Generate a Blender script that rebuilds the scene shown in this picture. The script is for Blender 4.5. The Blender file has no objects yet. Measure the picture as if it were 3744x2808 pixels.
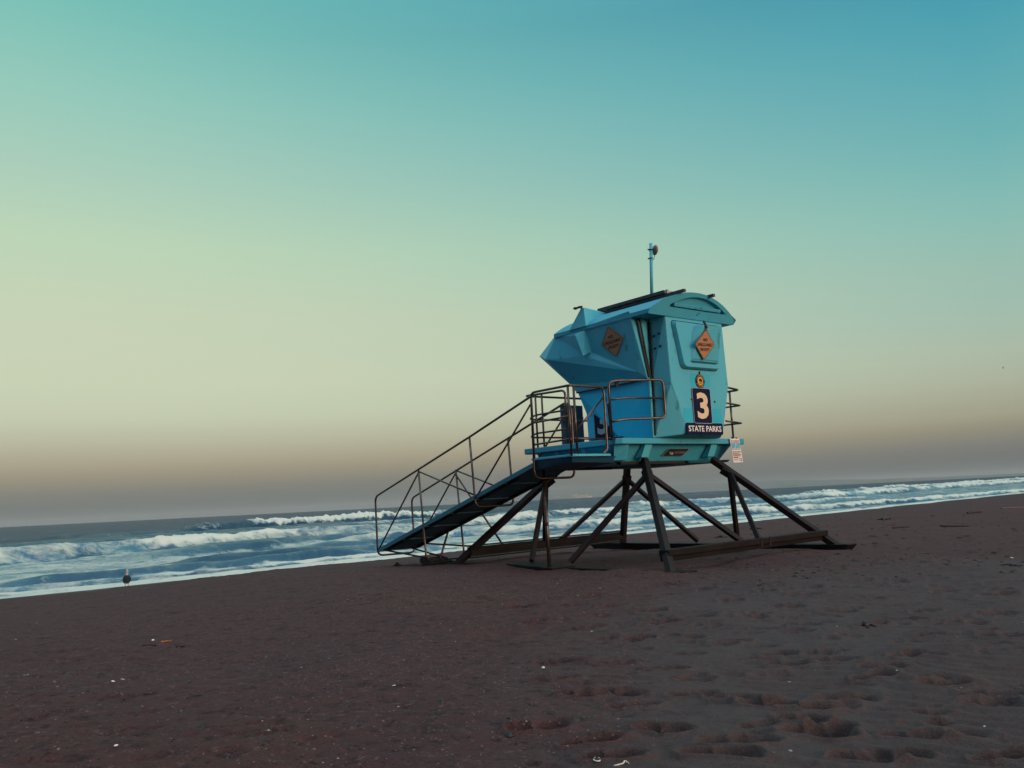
import bpy, bmesh, math, random
import numpy as np
from mathutils import Vector, Matrix
random.seed(7)
RNG = np.random.default_rng(11)
SC = bpy.context.scene
COL = SC.collection
R = math.radians

# ------------------------------------------------------------------ camera
cam_d = bpy.data.cameras.new('camera'); cam = bpy.data.objects.new('camera', cam_d); COL.objects.link(cam)
PITCH, ROLL = R(7.60), R(2.908)
D = Vector((0, math.cos(PITCH), math.sin(PITCH))); U0 = Vector((0, -math.sin(PITCH), math.cos(PITCH))); R0 = Vector((1, 0, 0))
RV = R0*math.cos(ROLL) - U0*math.sin(ROLL); UV = R0*math.sin(ROLL) + U0*math.cos(ROLL)
cam.matrix_world = Matrix(((RV.x, UV.x, -D.x, 0), (RV.y, UV.y, -D.y, 0), (RV.z, UV.z, -D.z, 2.0), (0, 0, 0, 1)))
cam_d.sensor_width = 36; cam_d.lens = 30.857; cam_d.clip_start = 0.1; cam_d.clip_end = 80000
SC.camera = cam

# ------------------------------------------------------------------ sky, sun, exposure
SUN_AZ, SUN_EL = 134.0, 9.0          # azimuth from +Y clockwise: behind the photographer, to the right
def s2l(c):
    return tuple(((v/255)/12.92 if v/255 <= .04045 else ((v/255+.055)/1.055)**2.4) for v in c)
W = bpy.data.worlds.new('World'); SC.world = W; W.use_nodes = True
nt = W.node_tree; N = nt.nodes; Lk = nt.links; N.clear()
out = N.new('ShaderNodeOutputWorld'); bg = N.new('ShaderNodeBackground'); Lk.new(bg.outputs[0], out.inputs[0])
tc = N.new('ShaderNodeTexCoord'); sx = N.new('ShaderNodeSeparateXYZ'); Lk.new(tc.outputs['Generated'], sx.inputs[0])
def ramp(stops):
    r = N.new('ShaderNodeValToRGB'); cr = r.color_ramp; cr.interpolation = 'B_SPLINE' if False else 'LINEAR'
    while len(cr.elements) > 1: cr.elements.remove(cr.elements[-1])
    for i, (el, c) in enumerate(stops):
        p = (math.sin(R(el)) + .1)/1.1
        e = cr.elements[0] if i == 0 else cr.elements.new(p)
        e.position = p; e.color = (*s2l(c), 1)
    return r
def math_(op, a, b=None, clamp=False):
    n = N.new('ShaderNodeMath'); n.operation = op; n.use_clamp = clamp
    for i, v in enumerate((a, b)):
        if v is None: continue
        if isinstance(v, (int, float)): n.inputs[i].default_value = v
        else: Lk.new(v, n.inputs[i])
    return n.outputs[0]
zin = math_('DIVIDE', math_('ADD', sx.outputs[2], .1), 1.1)
rl = ramp([(-4, (60, 66, 70)), (0, (100, 105, 106)), (.9, (110, 114, 110)), (1.6, (125, 124, 115)), (2.7, (156, 147, 126)), (3.45, (172, 164, 139)), (4.6, (186, 185, 159)), (6, (197, 204, 177)),
           (8.1, (203, 211, 182)), (12.3, (200, 212, 183)), (16.5, (189, 214, 184)), (20.6, (170, 206, 187)), (24.6, (150, 202, 187)), (29.3, (124, 193, 183)),
           (33, (106, 187, 184)), (45, (112, 184, 192)), (60, (128, 186, 198)), (90, (130, 186, 200))])
rr = ramp([(-4, (56, 62, 68)), (0, (94, 102, 106)), (.63, (98, 102, 102)), (1.23, (108, 108, 104)), (1.8, (120, 119, 113)), (3, (151, 145, 123)), (3.6, (162, 160, 136)), (5.4, (172, 178, 156)), (7.1, (172, 187, 166)),
           (9.8, (160, 190, 175)), (12.1, (153, 190, 176)), (15, (136, 189, 180)), (18.9, (112, 179, 180)), (22.6, (93, 169, 179)), (26.2, (74, 159, 176)),
           (29.6, (63, 145, 170)), (45, (92, 168, 190)), (60, (122, 182, 198)), (90, (130, 186, 200))])
for r_ in (rl, rr): Lk.new(zin, r_.inputs[0])
hyp = math_('SQRT', math_('ADD', math_('MULTIPLY', sx.outputs[0], sx.outputs[0]), math_('ADD', math_('MULTIPLY', sx.outputs[1], sx.outputs[1]), 1e-5)))
saz = math_('DIVIDE', sx.outputs[0], hyp); caz = math_('DIVIDE', sx.outputs[1], hyp)
fa = math_('POWER', math_('ADD', saz, .5, True), math_('MAXIMUM', math_('SUBTRACT', 2.1, math_('MULTIPLY', sx.outputs[2], 2.2)), 1.0))
mx = N.new('ShaderNodeMix'); mx.data_type = 'RGBA'; Lk.new(fa, mx.inputs[0]); Lk.new(rl.outputs[0], mx.inputs[6]); Lk.new(rr.outputs[0], mx.inputs[7])
sky = N.new('ShaderNodeTexSky'); sky.sky_type = 'NISHITA'; sky.sun_disc = False
sky.sun_elevation = R(SUN_EL); sky.sun_rotation = R(SUN_AZ); sky.dust_density = 2.0
sm = N.new('ShaderNodeVectorMath'); sm.operation = 'MULTIPLY'; Lk.new(sky.outputs[0], sm.inputs[0]); 
tw = N.new('ShaderNodeMix'); tw.data_type = 'RGBA'; Lk.new(math_('ADD', math_('MULTIPLY', saz, .6), .45, True), tw.inputs[0]); tw.inputs[6].default_value = (.022, .042, .085, 1); tw.inputs[7].default_value = (.13, .115, .115, 1); Lk.new(tw.outputs[2], sm.inputs[1])
# the graded western sky passes into the physical dawn sky behind the photographer
fb = math_('MULTIPLY', math_('SUBTRACT', .74, caz), 1/.9, True)
m2 = N.new('ShaderNodeMix'); m2.data_type = 'RGBA'; Lk.new(fb, m2.inputs[0]); Lk.new(mx.outputs[2], m2.inputs[6]); Lk.new(sm.outputs[0], m2.inputs[7])
zb = N.new('ShaderNodeMapRange'); zb.interpolation_type = 'SMOOTHSTEP'; Lk.new(sx.outputs[2], zb.inputs[0])     # extra brightness added overhead, above the view, to light sand and tower
for i_, v_ in enumerate((.60, .95, 0, 1.2)): zb.inputs[i_+1].default_value = v_
zc = N.new('ShaderNodeVectorMath'); zc.operation = 'SCALE'; zc.inputs[0].default_value = (.80, .95, 1.0); Lk.new(zb.outputs[0], zc.inputs['Scale'])
za = N.new('ShaderNodeVectorMath'); za.operation = 'ADD'; Lk.new(m2.outputs[2], za.inputs[0]); Lk.new(zc.outputs[0], za.inputs[1])
Lk.new(za.outputs[0], bg.inputs[0]); bg.inputs[1].default_value = 1.0
sun_d = bpy.data.lights.new('sun', 'SUN'); sun = bpy.data.objects.new('sun', sun_d); COL.objects.link(sun)
sun_d.energy = 1.15; sun_d.angle = R(42); sun_d.color = (1.0, .84, .74)
sdir = Vector((math.sin(R(SUN_AZ))*math.cos(R(SUN_EL)), math.cos(R(SUN_AZ))*math.cos(R(SUN_EL)), math.sin(R(SUN_EL))))
sun.rotation_euler = (-sdir).to_track_quat('-Z', 'Y').to_euler()
SC.view_settings.view_transform = 'Standard'; SC.view_settings.look = 'None'; SC.view_settings.exposure = 0; SC.view_settings.gamma = 1
SC.cycles.max_bounces = 6; SC.cycles.volume_bounces = 0; SC.cycles.caustics_reflective = False; SC.cycles.caustics_refractive = False

# ------------------------------------------------------------------ helpers
def mat(name, color, rough=.6, metal=0., c2=None, nscale=4., nstretch=(1, 1, 1), mixlo=.4, mixhi=.65, bump=0., bscale=60., spec=.5, c3=None, c3scale=30., c3lo=.62):
    m = bpy.data.materials.new(name); m.use_nodes = True; t = m.node_tree; n = t.nodes; l = t.links
    p = n['Principled BSDF']; p.inputs['Roughness'].default_value = rough; p.inputs['Metallic'].default_value = metal
    p.inputs['Specular IOR Level'].default_value = spec; p.inputs['Base Color'].default_value = (*color, 1)
    co = n.new('ShaderNodeTexCoord'); mp = n.new('ShaderNodeMapping'); l.new(co.outputs['Object'], mp.inputs[0]); mp.inputs['Scale'].default_value = nstretch
    cur = None
    def layer(sc, lo, hi, c, cur):
        nz = n.new('ShaderNodeTexNoise'); nz.inputs['Scale'].default_value = sc; nz.inputs['Detail'].default_value = 6; l.new(mp.outputs[0], nz.inputs[0])
        mr = n.new('ShaderNodeMapRange'); mr.inputs[1].default_value = lo; mr.inputs[2].default_value = hi; l.new(nz.outputs[0], mr.inputs[0])
        x = n.new('ShaderNodeMix'); x.data_type = 'RGBA'; l.new(mr.outputs[0], x.inputs[0])
        if cur is None: x.inputs[6].default_value = (*color, 1)
        else: l.new(cur, x.inputs[6])
        x.inputs[7].default_value = (*c, 1); return x.outputs[2]
    if c2: cur = layer(nscale, mixlo, mixhi, c2, cur)
    if c3: cur = layer(c3scale, c3lo, c3lo+.06, c3, cur)
    if cur is not None: l.new(cur, p.inputs['Base Color'])
    if bump:
        nz = n.new('ShaderNodeTexNoise'); nz.inputs['Scale'].default_value = bscale; nz.inputs['Detail'].default_value = 5; l.new(co.outputs['Object'], nz.inputs[0])
        b = n.new('ShaderNodeBump'); b.inputs['Strength'].default_value = bump; b.inputs['Distance'].default_value = .01; l.new(nz.outputs[0], b.inputs['Height']); l.new(b.outputs[0], p.inputs['Normal'])
    return m
M = {}
M['paint'] = mat('teal_gelcoat_paint', (.070, .44, .59), .5, c2=(.085, .47, .60), nscale=1.6, nstretch=(1, 1, .35), bump=.08, bscale=25, c3=(.045, .27, .33), c3scale=7, c3lo=.64, spec=.35)
M['paint_darker'] = mat('darker_teal_gelcoat', (.050, .345, .48), .5, c2=(.062, .37, .49), nscale=1.8, bump=.08, bscale=25, c3=(.03, .22, .29), c3scale=8, c3lo=.66, spec=.3)  # the teal in a darker tone, used on roof, gable, deck and tub
M['paint_new'] = mat('fresh_teal_paint', (.018, .44, .60), .5, c2=(.03, .47, .62), nscale=3, bump=.06, bscale=25, spec=.35)
M['paint_blue'] = mat('deep_blue_paint', (.012, .55, .86), .5, c2=(.018, .57, .87), nscale=2.5, bump=.06, bscale=25, spec=.35)
M['paint_dark'] = mat('dark_teal_paint', (.02, .16, .22), .6, c2=(.03, .20, .27), nscale=2)
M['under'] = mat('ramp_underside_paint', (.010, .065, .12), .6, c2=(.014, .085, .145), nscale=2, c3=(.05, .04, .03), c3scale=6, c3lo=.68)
M['steel'] = mat('brown_black_steel', (.014, .0115, .013), .6, c2=(.021, .0155, .016), nscale=3, nstretch=(1, 1, 1), bump=.25, bscale=40, c3=(.055, .026, .018), c3scale=14, c3lo=.66, spec=.25)
M['steel_dark'] = mat('sandy_black_steel', (.010, .0085, .0095), .75, c2=(.016, .0125, .013), nscale=3, bump=.2, bscale=40, c3=(.04, .024, .018), c3scale=12, c3lo=.66, spec=.15)
M['tube'] = mat('weathered_steel_tube', (.14, .105, .092), .32, metal=.85, c2=(.085, .06, .05), nscale=9, bump=.15, bscale=70, c3=(.12, .06, .035), c3scale=30, c3lo=.66)
M['black'] = mat('black_rubber', (.012, .012, .014), .7, c2=(.02, .02, .022), nscale=10)
M['navy'] = mat('navy_sign_sheet', (.004, .007, .042), .6, c2=(.006, .010, .052), nscale=6, spec=.12)
M['cream'] = mat('cream_vinyl', (.80, .62, .40), .5, c2=(.74, .57, .37), nscale=8)
M['white'] = mat('white_vinyl', (.80, .80, .78), .5, c2=(.7, .7, .68), nscale=8)
M['greyv'] = mat('grey_vinyl', (.35, .42, .42), .5, c2=(.3, .36, .36), nscale=8)
M['orange'] = mat('orange_sign_face', (.47, .225, .115), .55, c2=(.42, .20, .10), nscale=5)
M['gold'] = mat('gold_vinyl', (.80, .42, .06), .5, c2=(.72, .38, .06), nscale=9)
M['red'] = mat('red_ink', (.55, .05, .03), .5, c2=(.48, .05, .03), nscale=9)
M['blueink'] = mat('light_blue_ink', (.10, .42, .62), .5, c2=(.12, .46, .64), nscale=9)
M['panel'] = mat('slate_panel_paint', (.055, .085, .13), .6, c2=(.065, .10, .15), nscale=3)
M['solar'] = mat('dark_solar_glass', (.012, .014, .024), .25, c2=(.018, .02, .034), nscale=5)
M['alu'] = mat('dull_aluminium', (.42, .38, .37), .45, metal=.7, c2=(.34, .30, .29), nscale=9)
M['aludark'] = mat('dark_anodised_rail', (.05, .05, .06), .5, metal=.4, c2=(.07, .07, .08), nscale=9)
M['dish'] = mat('weathered_brown_radome', (.26, .17, .14), .55, c2=(.20, .13, .11), nscale=14)

class MB:
    def __init__(s): s.v = []; s.f = []; s.sm = []
    def add(s, pts): i = len(s.v); s.v += [tuple(map(float, p)) for p in pts]; return i
    def poly(s, pts, sm=False): i = s.add(pts); s.f.append(tuple(range(i, i+len(pts)))); s.sm.append(sm)
    def face(s, idx, sm=False): s.f.append(tuple(idx)); s.sm.append(sm)
    def loft(s, a, b, caps=True, sm=False):
        n = len(a); i = s.add(a); j = s.add(b)
        for k in range(n): s.face((i+k, i+(k+1) % n, j+(k+1) % n, j+k), sm)
        if caps: s.face(tuple(range(i+n-1, i-1, -1))); s.face(tuple(range(j, j+n)))
    def rings(s, rs, caps=True, sm=True):
        n = len(rs[0]); ids = [s.add(r) for r in rs]
        for a, b in zip(ids, ids[1:]):
            for k in range(n): s.face((a+k, a+(k+1) % n, b+(k+1) % n, b+k), sm)
        if caps: s.face(tuple(range(ids[0]+n-1, ids[0]-1, -1))); s.face(tuple(range(ids[-1], ids[-1]+n)))
    def box(s, a, b):
        x0, y0, z0 = a; x1, y1, z1 = b
        s.loft([(x0, y0, z0), (x1, y0, z0), (x1, y1, z0), (x0, y1, z0)], [(x0, y0, z1), (x1, y0, z1), (x1, y1, z1), (x0, y1, z1)])
    def beam(s, p, q, w, h, up=(0, 0, 1), w2=None, h2=None):
        p = Vector(p); q = Vector(q); d = (q-p).normalized(); up = Vector(up); r = d.cross(up).normalized(); u = r.cross(d)
        w2 = w if w2 is None else w2; h2 = h if h2 is None else h2
        c = lambda o, w, h: [o+r*w/2+u*h/2, o-r*w/2+u*h/2, o-r*w/2-u*h/2, o+r*w/2-u*h/2]
        s.loft(c(p, w, h), c(q, w2, h2))
    def tube(s, pts, r=.022, n=10, fil=.09):
        P = [Vector(p) for p in pts]; Q = [P[0]]
        for a, b, c in zip(P, P[1:], P[2:]):
            da = (a-b); dc = (c-b); k = min(fil, da.length*.45, dc.length*.45); e0 = b+da.normalized()*k; e1 = b+dc.normalized()*k
            for t in (0, .25, .5, .75, 1): Q.append(e0*(1-t)**2+b*2*t*(1-t)+e1*t*t)
        Q.append(P[-1])
        Q = [q for i, q in enumerate(Q) if i == 0 or (q-Q[i-1]).length > 1e-5]
        rs = []; d0 = (Q[1]-Q[0]).normalized(); ref = Vector((0, 0, 1)) if abs(d0.z) < .9 else Vector((1, 0, 0)); x = d0.cross(ref).normalized()
        for i, q in enumerate(Q):
            d = ((Q[min(i+1, len(Q)-1)]-Q[i]).normalized()+(Q[i]-Q[max(i-1, 0)]).normalized()).normalized() if 0 < i < len(Q)-1 else ((Q[1]-Q[0]) if i == 0 else (Q[-1]-Q[-2])).normalized()
            x = (x-d*x.dot(d)).normalized(); y = d.cross(x)
            rs.append([q+(x*math.cos(2*math.pi*k/n)+y*math.sin(2*math.pi*k/n))*r for k in range(n)])
        s.rings(rs)
    def disc(s, c, ax, r, th, n=16):
        c = Vector(c); ax = Vector(ax).normalized(); ref = Vector((0, 0, 1)) if abs(ax.z) < .9 else Vector((1, 0, 0)); x = ax.cross(ref).normalized(); y = ax.cross(x)
        ring = lambda o: [o+(x*math.cos(2*math.pi*k/n)+y*math.sin(2*math.pi*k/n))*r for k in range(n)]
        s.loft(ring(c), ring(c+ax*th))
    def build(s, name, m, parent=None, bevel=0, ang=25, seg=2, off=None, weld=True, rot=None):
        me = bpy.data.meshes.new(name); vs = s.v
        if off is not None: vs = [(a-off[0], b-off[1], c-off[2]) for a, b, c in vs]
        me.from_pydata(vs, [], s.f); me.polygons.foreach_set('use_smooth', s.sm)
        bm = bmesh.new(); bm.from_mesh(me)
        if weld: bmesh.ops.remove_doubles(bm, verts=bm.verts, dist=1e-4)
        bmesh.ops.recalc_face_normals(bm, faces=bm.faces); bm.to_mesh(me); bm.free()
        for mm in (m if isinstance(m, (list, tuple)) else [m]): me.materials.append(mm)
        o = bpy.data.objects.new(name, me); COL.objects.link(o); o.parent = parent
        if bevel:
            b = o.modifiers.new('bevel', 'BEVEL'); b.width = bevel; b.segments = seg; b.limit_method = 'ANGLE'; b.angle_limit = R(ang); b.harden_normals = False
        return o
def tag(o, label, cat=None, group=None, kind=None):
    o['label'] = label
    if cat: o['category'] = cat
    if group: o['group'] = group
    if kind: o['kind'] = kind
    return o
TA = R(39.2); TO = Vector((2.25, 16.67, .9))
def L2W(p): return Vector((TO.x+p[0]*math.cos(TA)-p[1]*math.sin(TA), TO.y+p[0]*math.sin(TA)+p[1]*math.cos(TA), TO.z+p[2]))
def thing(name, loc, rz=0):
    o = bpy.data.objects.new(name, None); COL.objects.link(o); o.location = loc; o.rotation_euler = (0, 0, rz); o.empty_display_size = .2
    return o
def text(name, s, c, right, up, width, height, m, parent, th=.003, weight=.0, off=None, spacing=1.0):
    cu = bpy.data.curves.new(name, 'FONT'); cu.body = s; cu.offset = weight; cu.space_character = spacing; cu.resolution_u = 3
    tmp = bpy.data.objects.new(name, cu); COL.objects.link(tmp)
    me = bpy.data.meshes.new_from_object(tmp.evaluated_get(bpy.context.evaluated_depsgraph_get())); bpy.data.objects.remove(tmp); bpy.data.curves.remove(cu)
    vs = np.array([v.co[:2] for v in me.vertices]); lo = vs.min(0); hi = vs.max(0)
    c = Vector(c); right = Vector(right).normalized(); up = Vector(up).normalized(); nrm = right.cross(up)
    for v, q in zip(me.vertices, vs):
        a = (q[0]-(lo[0]+hi[0])/2)/(hi[0]-lo[0])*width if width else 0; b = (q[1]-(lo[1]+hi[1])/2)/(hi[1]-lo[1])*height
        p = c+right*a+up*b+nrm*th
        v.co = p if off is None else p-Vector(off)
    me.materials.clear(); me.materials.append(m)
    o = bpy.data.objects.new(name, me); COL.objects.link(o); o.parent = parent
    return o
def rrect(w, h, r, n=5):
    pts = []
    for cx, cy, a0 in ((w/2-r, h/2-r, 0), (-w/2+r, h/2-r, 90), (-w/2+r, -h/2+r, 180), (w/2-r, -h/2+r, 270)):
        for k in range(n+1):
            a = R(a0+90*k/n); pts.append((cx+r*math.cos(a), cy+r*math.sin(a)))
    return pts
def rpoly(pts, r, n=5):
    P = [Vector(p) for p in pts]; o = []
    for i, b in enumerate(P):
        a = P[i-1]; c = P[(i+1) % len(P)]; da = (a-b).normalized(); dc = (c-b).normalized()
        for k in range(n+1):
            t = k/n; o.append((b+da*r)*(1-t)**2+b*2*t*(1-t)+(b+dc*r)*t*t)
    return o
def plate(pts2, c, right, up, th, mb=None):
    c = Vector(c); right = Vector(right); up = Vector(up); n = right.cross(up).normalized(); mb = mb or MB()
    f = [c+right*a+up*b for a, b in pts2]
    mb.loft([p for p in f], [p+n*th for p in f]); return mb
def holed(outer, inner):   # planar sheet with a hole
    bm = bmesh.new(); es = []
    for loop in (outer, inner):
        vs = [bm.verts.new(p) for p in loop]
        es += [bm.edges.new((vs[i], vs[(i+1) % len(vs)])) for i in range(len(vs))]
    bmesh.ops.triangle_fill(bm, edges=es, use_beauty=True)
    bm.verts.index_update(); v = [tuple(x.co) for x in bm.verts]; f = [tuple(x.index for x in q.verts) for q in bm.faces]; bm.free(); return v, f

# ------------------------------------------------------------------ noise
_G = {}
def vnoise(x, y, seed=0):
    if seed not in _G: _G[seed] = np.random.default_rng(seed).random((512, 512)).astype(np.float32)
    g = _G[seed]; xi = np.floor(x).astype(np.int64); yi = np.floor(y).astype(np.int64); fx = x-xi; fy = y-yi
    fx = fx*fx*(3-2*fx); fy = fy*fy*(3-2*fy); a = xi & 511; b = yi & 511; a1 = (xi+1) & 511; b1 = (yi+1) & 511
    return (g[a, b]*(1-fx)+g[a1, b]*fx)*(1-fy)+(g[a, b1]*(1-fx)+g[a1, b1]*fx)*fy
def fbm(x, y, o=4, seed=0):
    r = 0; amp = .5; tot = 0
    for k in range(o): r = r+amp*vnoise(x*2**k+k*17.3, y*2**k+k*9.1, seed+k); tot += amp; amp *= .5
    return r/tot
def sst(a, b, v): q = np.clip((v-a)/(b-a), 0, 1); return q*q*(3-2*q)
SX, SY = .692, .722                     # along-shore unit vector; offshore is (-SY, SX)
SHORE = 27.9
def sand_base(x, y):
    s = SX*x+SY*y; t = -SY*x+SX*y
    t0 = 6.5+6.5*sst(5, 10, s)
    z = .7+.155*sst(8, 14, y+.3*np.abs(x))
    k = np.clip((t-t0)/(SHORE-t0), 0, None)
    hi = .7+.155*sst(8, 14, y+.3*np.abs(x))
    sh = SHORE+.5*(fbm(s/9., s*0+3., 3, 5)-.5)*2
    k = np.clip((t-t0)/(sh-t0), 0, None)
    z = np.where(k < 1, hi*(1-k**1.25), -.03*(t-sh))
    return np.maximum(z, -3.5)
def polar(azs, rs):
    A, Rr = np.meshgrid(np.radians(azs), rs); return Rr*np.sin(A), Rr*np.cos(A)
def grid_mesh(name, X, Y, Z, m, attr=None, closed=False, keep=None):
    nr, nc = X.shape; co = np.stack([X, Y, Z], -1).reshape(-1, 3).astype(np.float32)
    i = np.arange(nr*nc).reshape(nr, nc)
    q = np.stack([i[:-1, :-1], i[:-1, 1:], i[1:, 1:], i[1:, :-1]], -1).reshape(-1, 4)
    if keep is not None: q = q[keep.reshape(-1)[q].any(1)]
    me = bpy.data.meshes.new(name); me.vertices.add(len(co)); me.vertices.foreach_set('co', co.ravel())
    me.loops.add(q.size); me.loops.foreach_set('vertex_index', q.ravel().astype(np.int32)); me.polygons.add(len(q))
    me.polygons.foreach_set('loop_start', np.arange(0, q.size, 4, dtype=np.int32)); me.polygons.foreach_set('use_smooth', np.ones(len(q), bool)); me.update(calc_edges=True)
    for k, a in (attr or {}).items():
        at = me.attributes.new(k, 'FLOAT', 'POINT'); at.data.foreach_set('value', a.ravel().astype(np.float32))
    me.materials.append(m); me.validate(); o = bpy.data.objects.new(name, me); COL.objects.link(o); return o

# ------------------------------------------------------------------ sand
def sand_material():
    m = bpy.data.materials.new('dark_beach_sand'); m.use_nodes = True; t = m.node_tree; n = t.nodes; l = t.links; p = n['Principled BSDF']
    co = n.new('ShaderNodeTexCoord')
    def noise(sc, det=6, rough=.6):
        z = n.new('ShaderNodeTexNoise'); z.inputs['Scale'].default_value = sc; z.inputs['Detail'].default_value = det; z.inputs['Roughness'].default_value = rough; l.new(co.outputs['Object'], z.inputs[0]); return z.outputs[0]
    def mr(v, a, b, c=0, d=1):
        x = n.new('ShaderNodeMapRange'); l.new(v, x.inputs[0])
        for i, q in enumerate((a, b, c, d)): x.inputs[i+1].default_value = q
        return x.outputs[0]
    def mix(f, a, b, bt='MIX'):
        x = n.new('ShaderNodeMix'); x.data_type = 'RGBA'; x.blend_type = bt; l.new(f, x.inputs[0]) if not isinstance(f, float) else None
        if isinstance(f, float): x.inputs[0].default_value = f
        for i, q in ((6, a), (7, b)):
            if isinstance(q, tuple): x.inputs[i].default_value = (*q, 1)
            else: l.new(q, x.inputs[i])
        return x.outputs[2]
    at = n.new('ShaderNodeAttribute'); at.attribute_name = 'grey'; wet = n.new('ShaderNodeAttribute'); wet.attribute_name = 'wet'
    c = mix(mr(noise(.55, 5), .38, .66), (.077, .0335, .0365), (.085, .0355, .032))
    c = mix(at.outputs['Fac'], c, (.086, .066, .064))
    c = mix(mr(noise(5., 8, .7), .35, .75), c, mix(.35, c, (.05, .035, .035)))
    g = mr(noise(140., 4, .8), .3, .75, .55, 1.5); x = n.new('ShaderNodeVectorMath'); x.operation = 'SCALE'; l.new(c, x.inputs[0]); l.new(g, x.inputs['Scale']); c = x.outputs[0]
    sp = n.new('ShaderNodeTexVoronoi'); sp.inputs['Scale'].default_value = 38; l.new(co.outputs['Object'], sp.inputs[0])
    gr = n.new('ShaderNodeAttribute'); gr.attribute_name = 'grit'
    inv = n.new('ShaderNodeMath'); inv.operation = 'MULTIPLY_ADD'; l.new(at.outputs['Fac'], inv.inputs[0]); inv.inputs[1].default_value = -.75; inv.inputs[2].default_value = 1
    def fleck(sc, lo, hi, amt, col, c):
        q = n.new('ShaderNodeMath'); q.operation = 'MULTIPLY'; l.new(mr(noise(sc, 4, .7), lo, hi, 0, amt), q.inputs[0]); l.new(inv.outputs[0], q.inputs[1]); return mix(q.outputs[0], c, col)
    c = fleck(4.5, .555, .64, .55, (.026, .013, .014), c); c = fleck(11., .56, .64, .75, (.016, .009, .010), c); c = fleck(16., .58, .66, .55, (.17, .10, .085), c); c = fleck(30., .58, .66, .6, (.012, .008, .009), c)  # dark flecks stand for wrack crumbs and the painted shade of small pits
    dots = mr(sp.outputs['Distance'], .30, .14); sel = n.new('ShaderNodeSeparateColor'); l.new(sp.outputs['Color'], sel.inputs[0])
    k = n.new('ShaderNodeMath'); k.operation = 'MULTIPLY'; l.new(dots, k.inputs[0]); k2 = n.new('ShaderNodeMath'); k2.operation = 'GREATER_THAN'; l.new(sel.outputs[0], k2.inputs[0]); k2.inputs[1].default_value = .58; l.new(k2.outputs[0], k.inputs[1])
    k3 = n.new('ShaderNodeMath'); k3.operation = 'MULTIPLY'; l.new(k.outputs[0], k3.inputs[0]); l.new(gr.outputs['Fac'], k3.inputs[1]); k3.use_clamp = True
    dc = n.new('ShaderNodeValToRGB'); l.new(sel.outputs[1], dc.inputs[0]); dc.color_ramp.elements[0].color = (.02, .014, .014, 1); dc.color_ramp.elements[1].color = (.30, .20, .155, 1); dc.color_ramp.elements[0].position = .45; dc.color_ramp.elements[1].position = .8
    c = mix(k3.outputs[0], c, dc.outputs[0])
    c = mix(wet.outputs['Fac'], c, mix(.62, c, (.02, .014, .016)))
    l.new(c, p.inputs['Base Color'])
    r = n.new('ShaderNodeMapRange'); l.new(wet.outputs['Fac'], r.inputs[0]); r.inputs[3].default_value = .95; r.inputs[4].default_value = .45; l.new(r.outputs[0], p.inputs['Roughness']); p.inputs['Specular IOR Level'].default_value = .25
    b = n.new('ShaderNodeBump'); b.inputs['Strength'].default_value = .9; b.inputs['Distance'].default_value = .016; l.new(noise(55., 6, .75), b.inputs['Height'])
    b2 = n.new('ShaderNodeBump'); b2.inputs['Strength'].default_value = .5; b2.inputs['Distance'].default_value = .05; l.new(noise(7., 4, .6), b2.inputs['Height']); l.new(b2.outputs[0], b.inputs['Normal']); l.new(b.outputs[0], p.inputs['Normal'])
    return m
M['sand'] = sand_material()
FOOT = [(2.01, 11.9), (2.32, 11.36), (3.1, 11.26), (3.43, 10.7), (3.17, 10.16), (4.68, 9.98), (3.7, 9.61), (5.03, 9.55), (0.01, 10.73), (0.57, 10.54), (1.01, 10.21), (1.34, 9.63), (1.39, 8.97), (1.71, 9.02), (0.64, 9.05), (0.11, 9.56), (2.3, 9.95), (2.73, 9.38), (3.15, 9.04), (3.88, 8.73), (4.41, 8.45), (2.26, 8.88), (2.56, 8.33), (3.46, 8.27), (3.09, 8.03), (3.89, 7.93), (3.27, 7.41), (3.74, 7.11), (1.04, 8.22), (1.44, 8.22), (1.75, 7.76), (1.57, 7.59), (0.3, 7.34), (0.68, 7.08), (1.03, 6.76), (1.96, 7.1), (1.91, 6.7), (2.28, 6.73), (2.51, 6.36), (2.34, 6.13), (0.19, 6.61), (0.34, 6.07), (0.6, 6.09), (0.66, 5.76), (1.09, 5.96), (1.29, 5.79), (1.65, 5.48), (1.97, 5.66), (2.68, 5.87), (2.84, 5.58), (2.7, 5.37), (0.06, 5.34), (0.33, 5.06), (0.76, 5.18), (1.1, 4.88), (0.96, 4.66), (1.55, 5.2), (1.55, 4.95), (1.66, 5.02), (2.0, 4.81), (2.21, 4.79), (1.8, 4.51), (2.26, 4.39), (1.62, 4.5), (0.41, 4.76), (1.46, 5.56)]
FOOTL = [(-3.78, 9.84), (-4.52, 9.16), (-3.95, 8.98), (-3.69, 8.55), (-3.13, 8.39), (-4.15, 7.31), (-3.67, 6.88), (-3.04, 6.76), (-3.28, 6.3), (-3.39, 6.16), (-2.94, 5.91), (-2.64, 6.17), (-2.46, 5.78), (-2.68, 5.68), (-1.96, 5.52), (-2.06, 6.09), (-2.09, 5.12), (-1.74, 5.12), (-2.78, 5.16), (-2.61, 5.16), (-1.67, 5.75), (-1.21, 5.33), (-3.2, 5.67), (-1.53, 5.49)]
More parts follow.
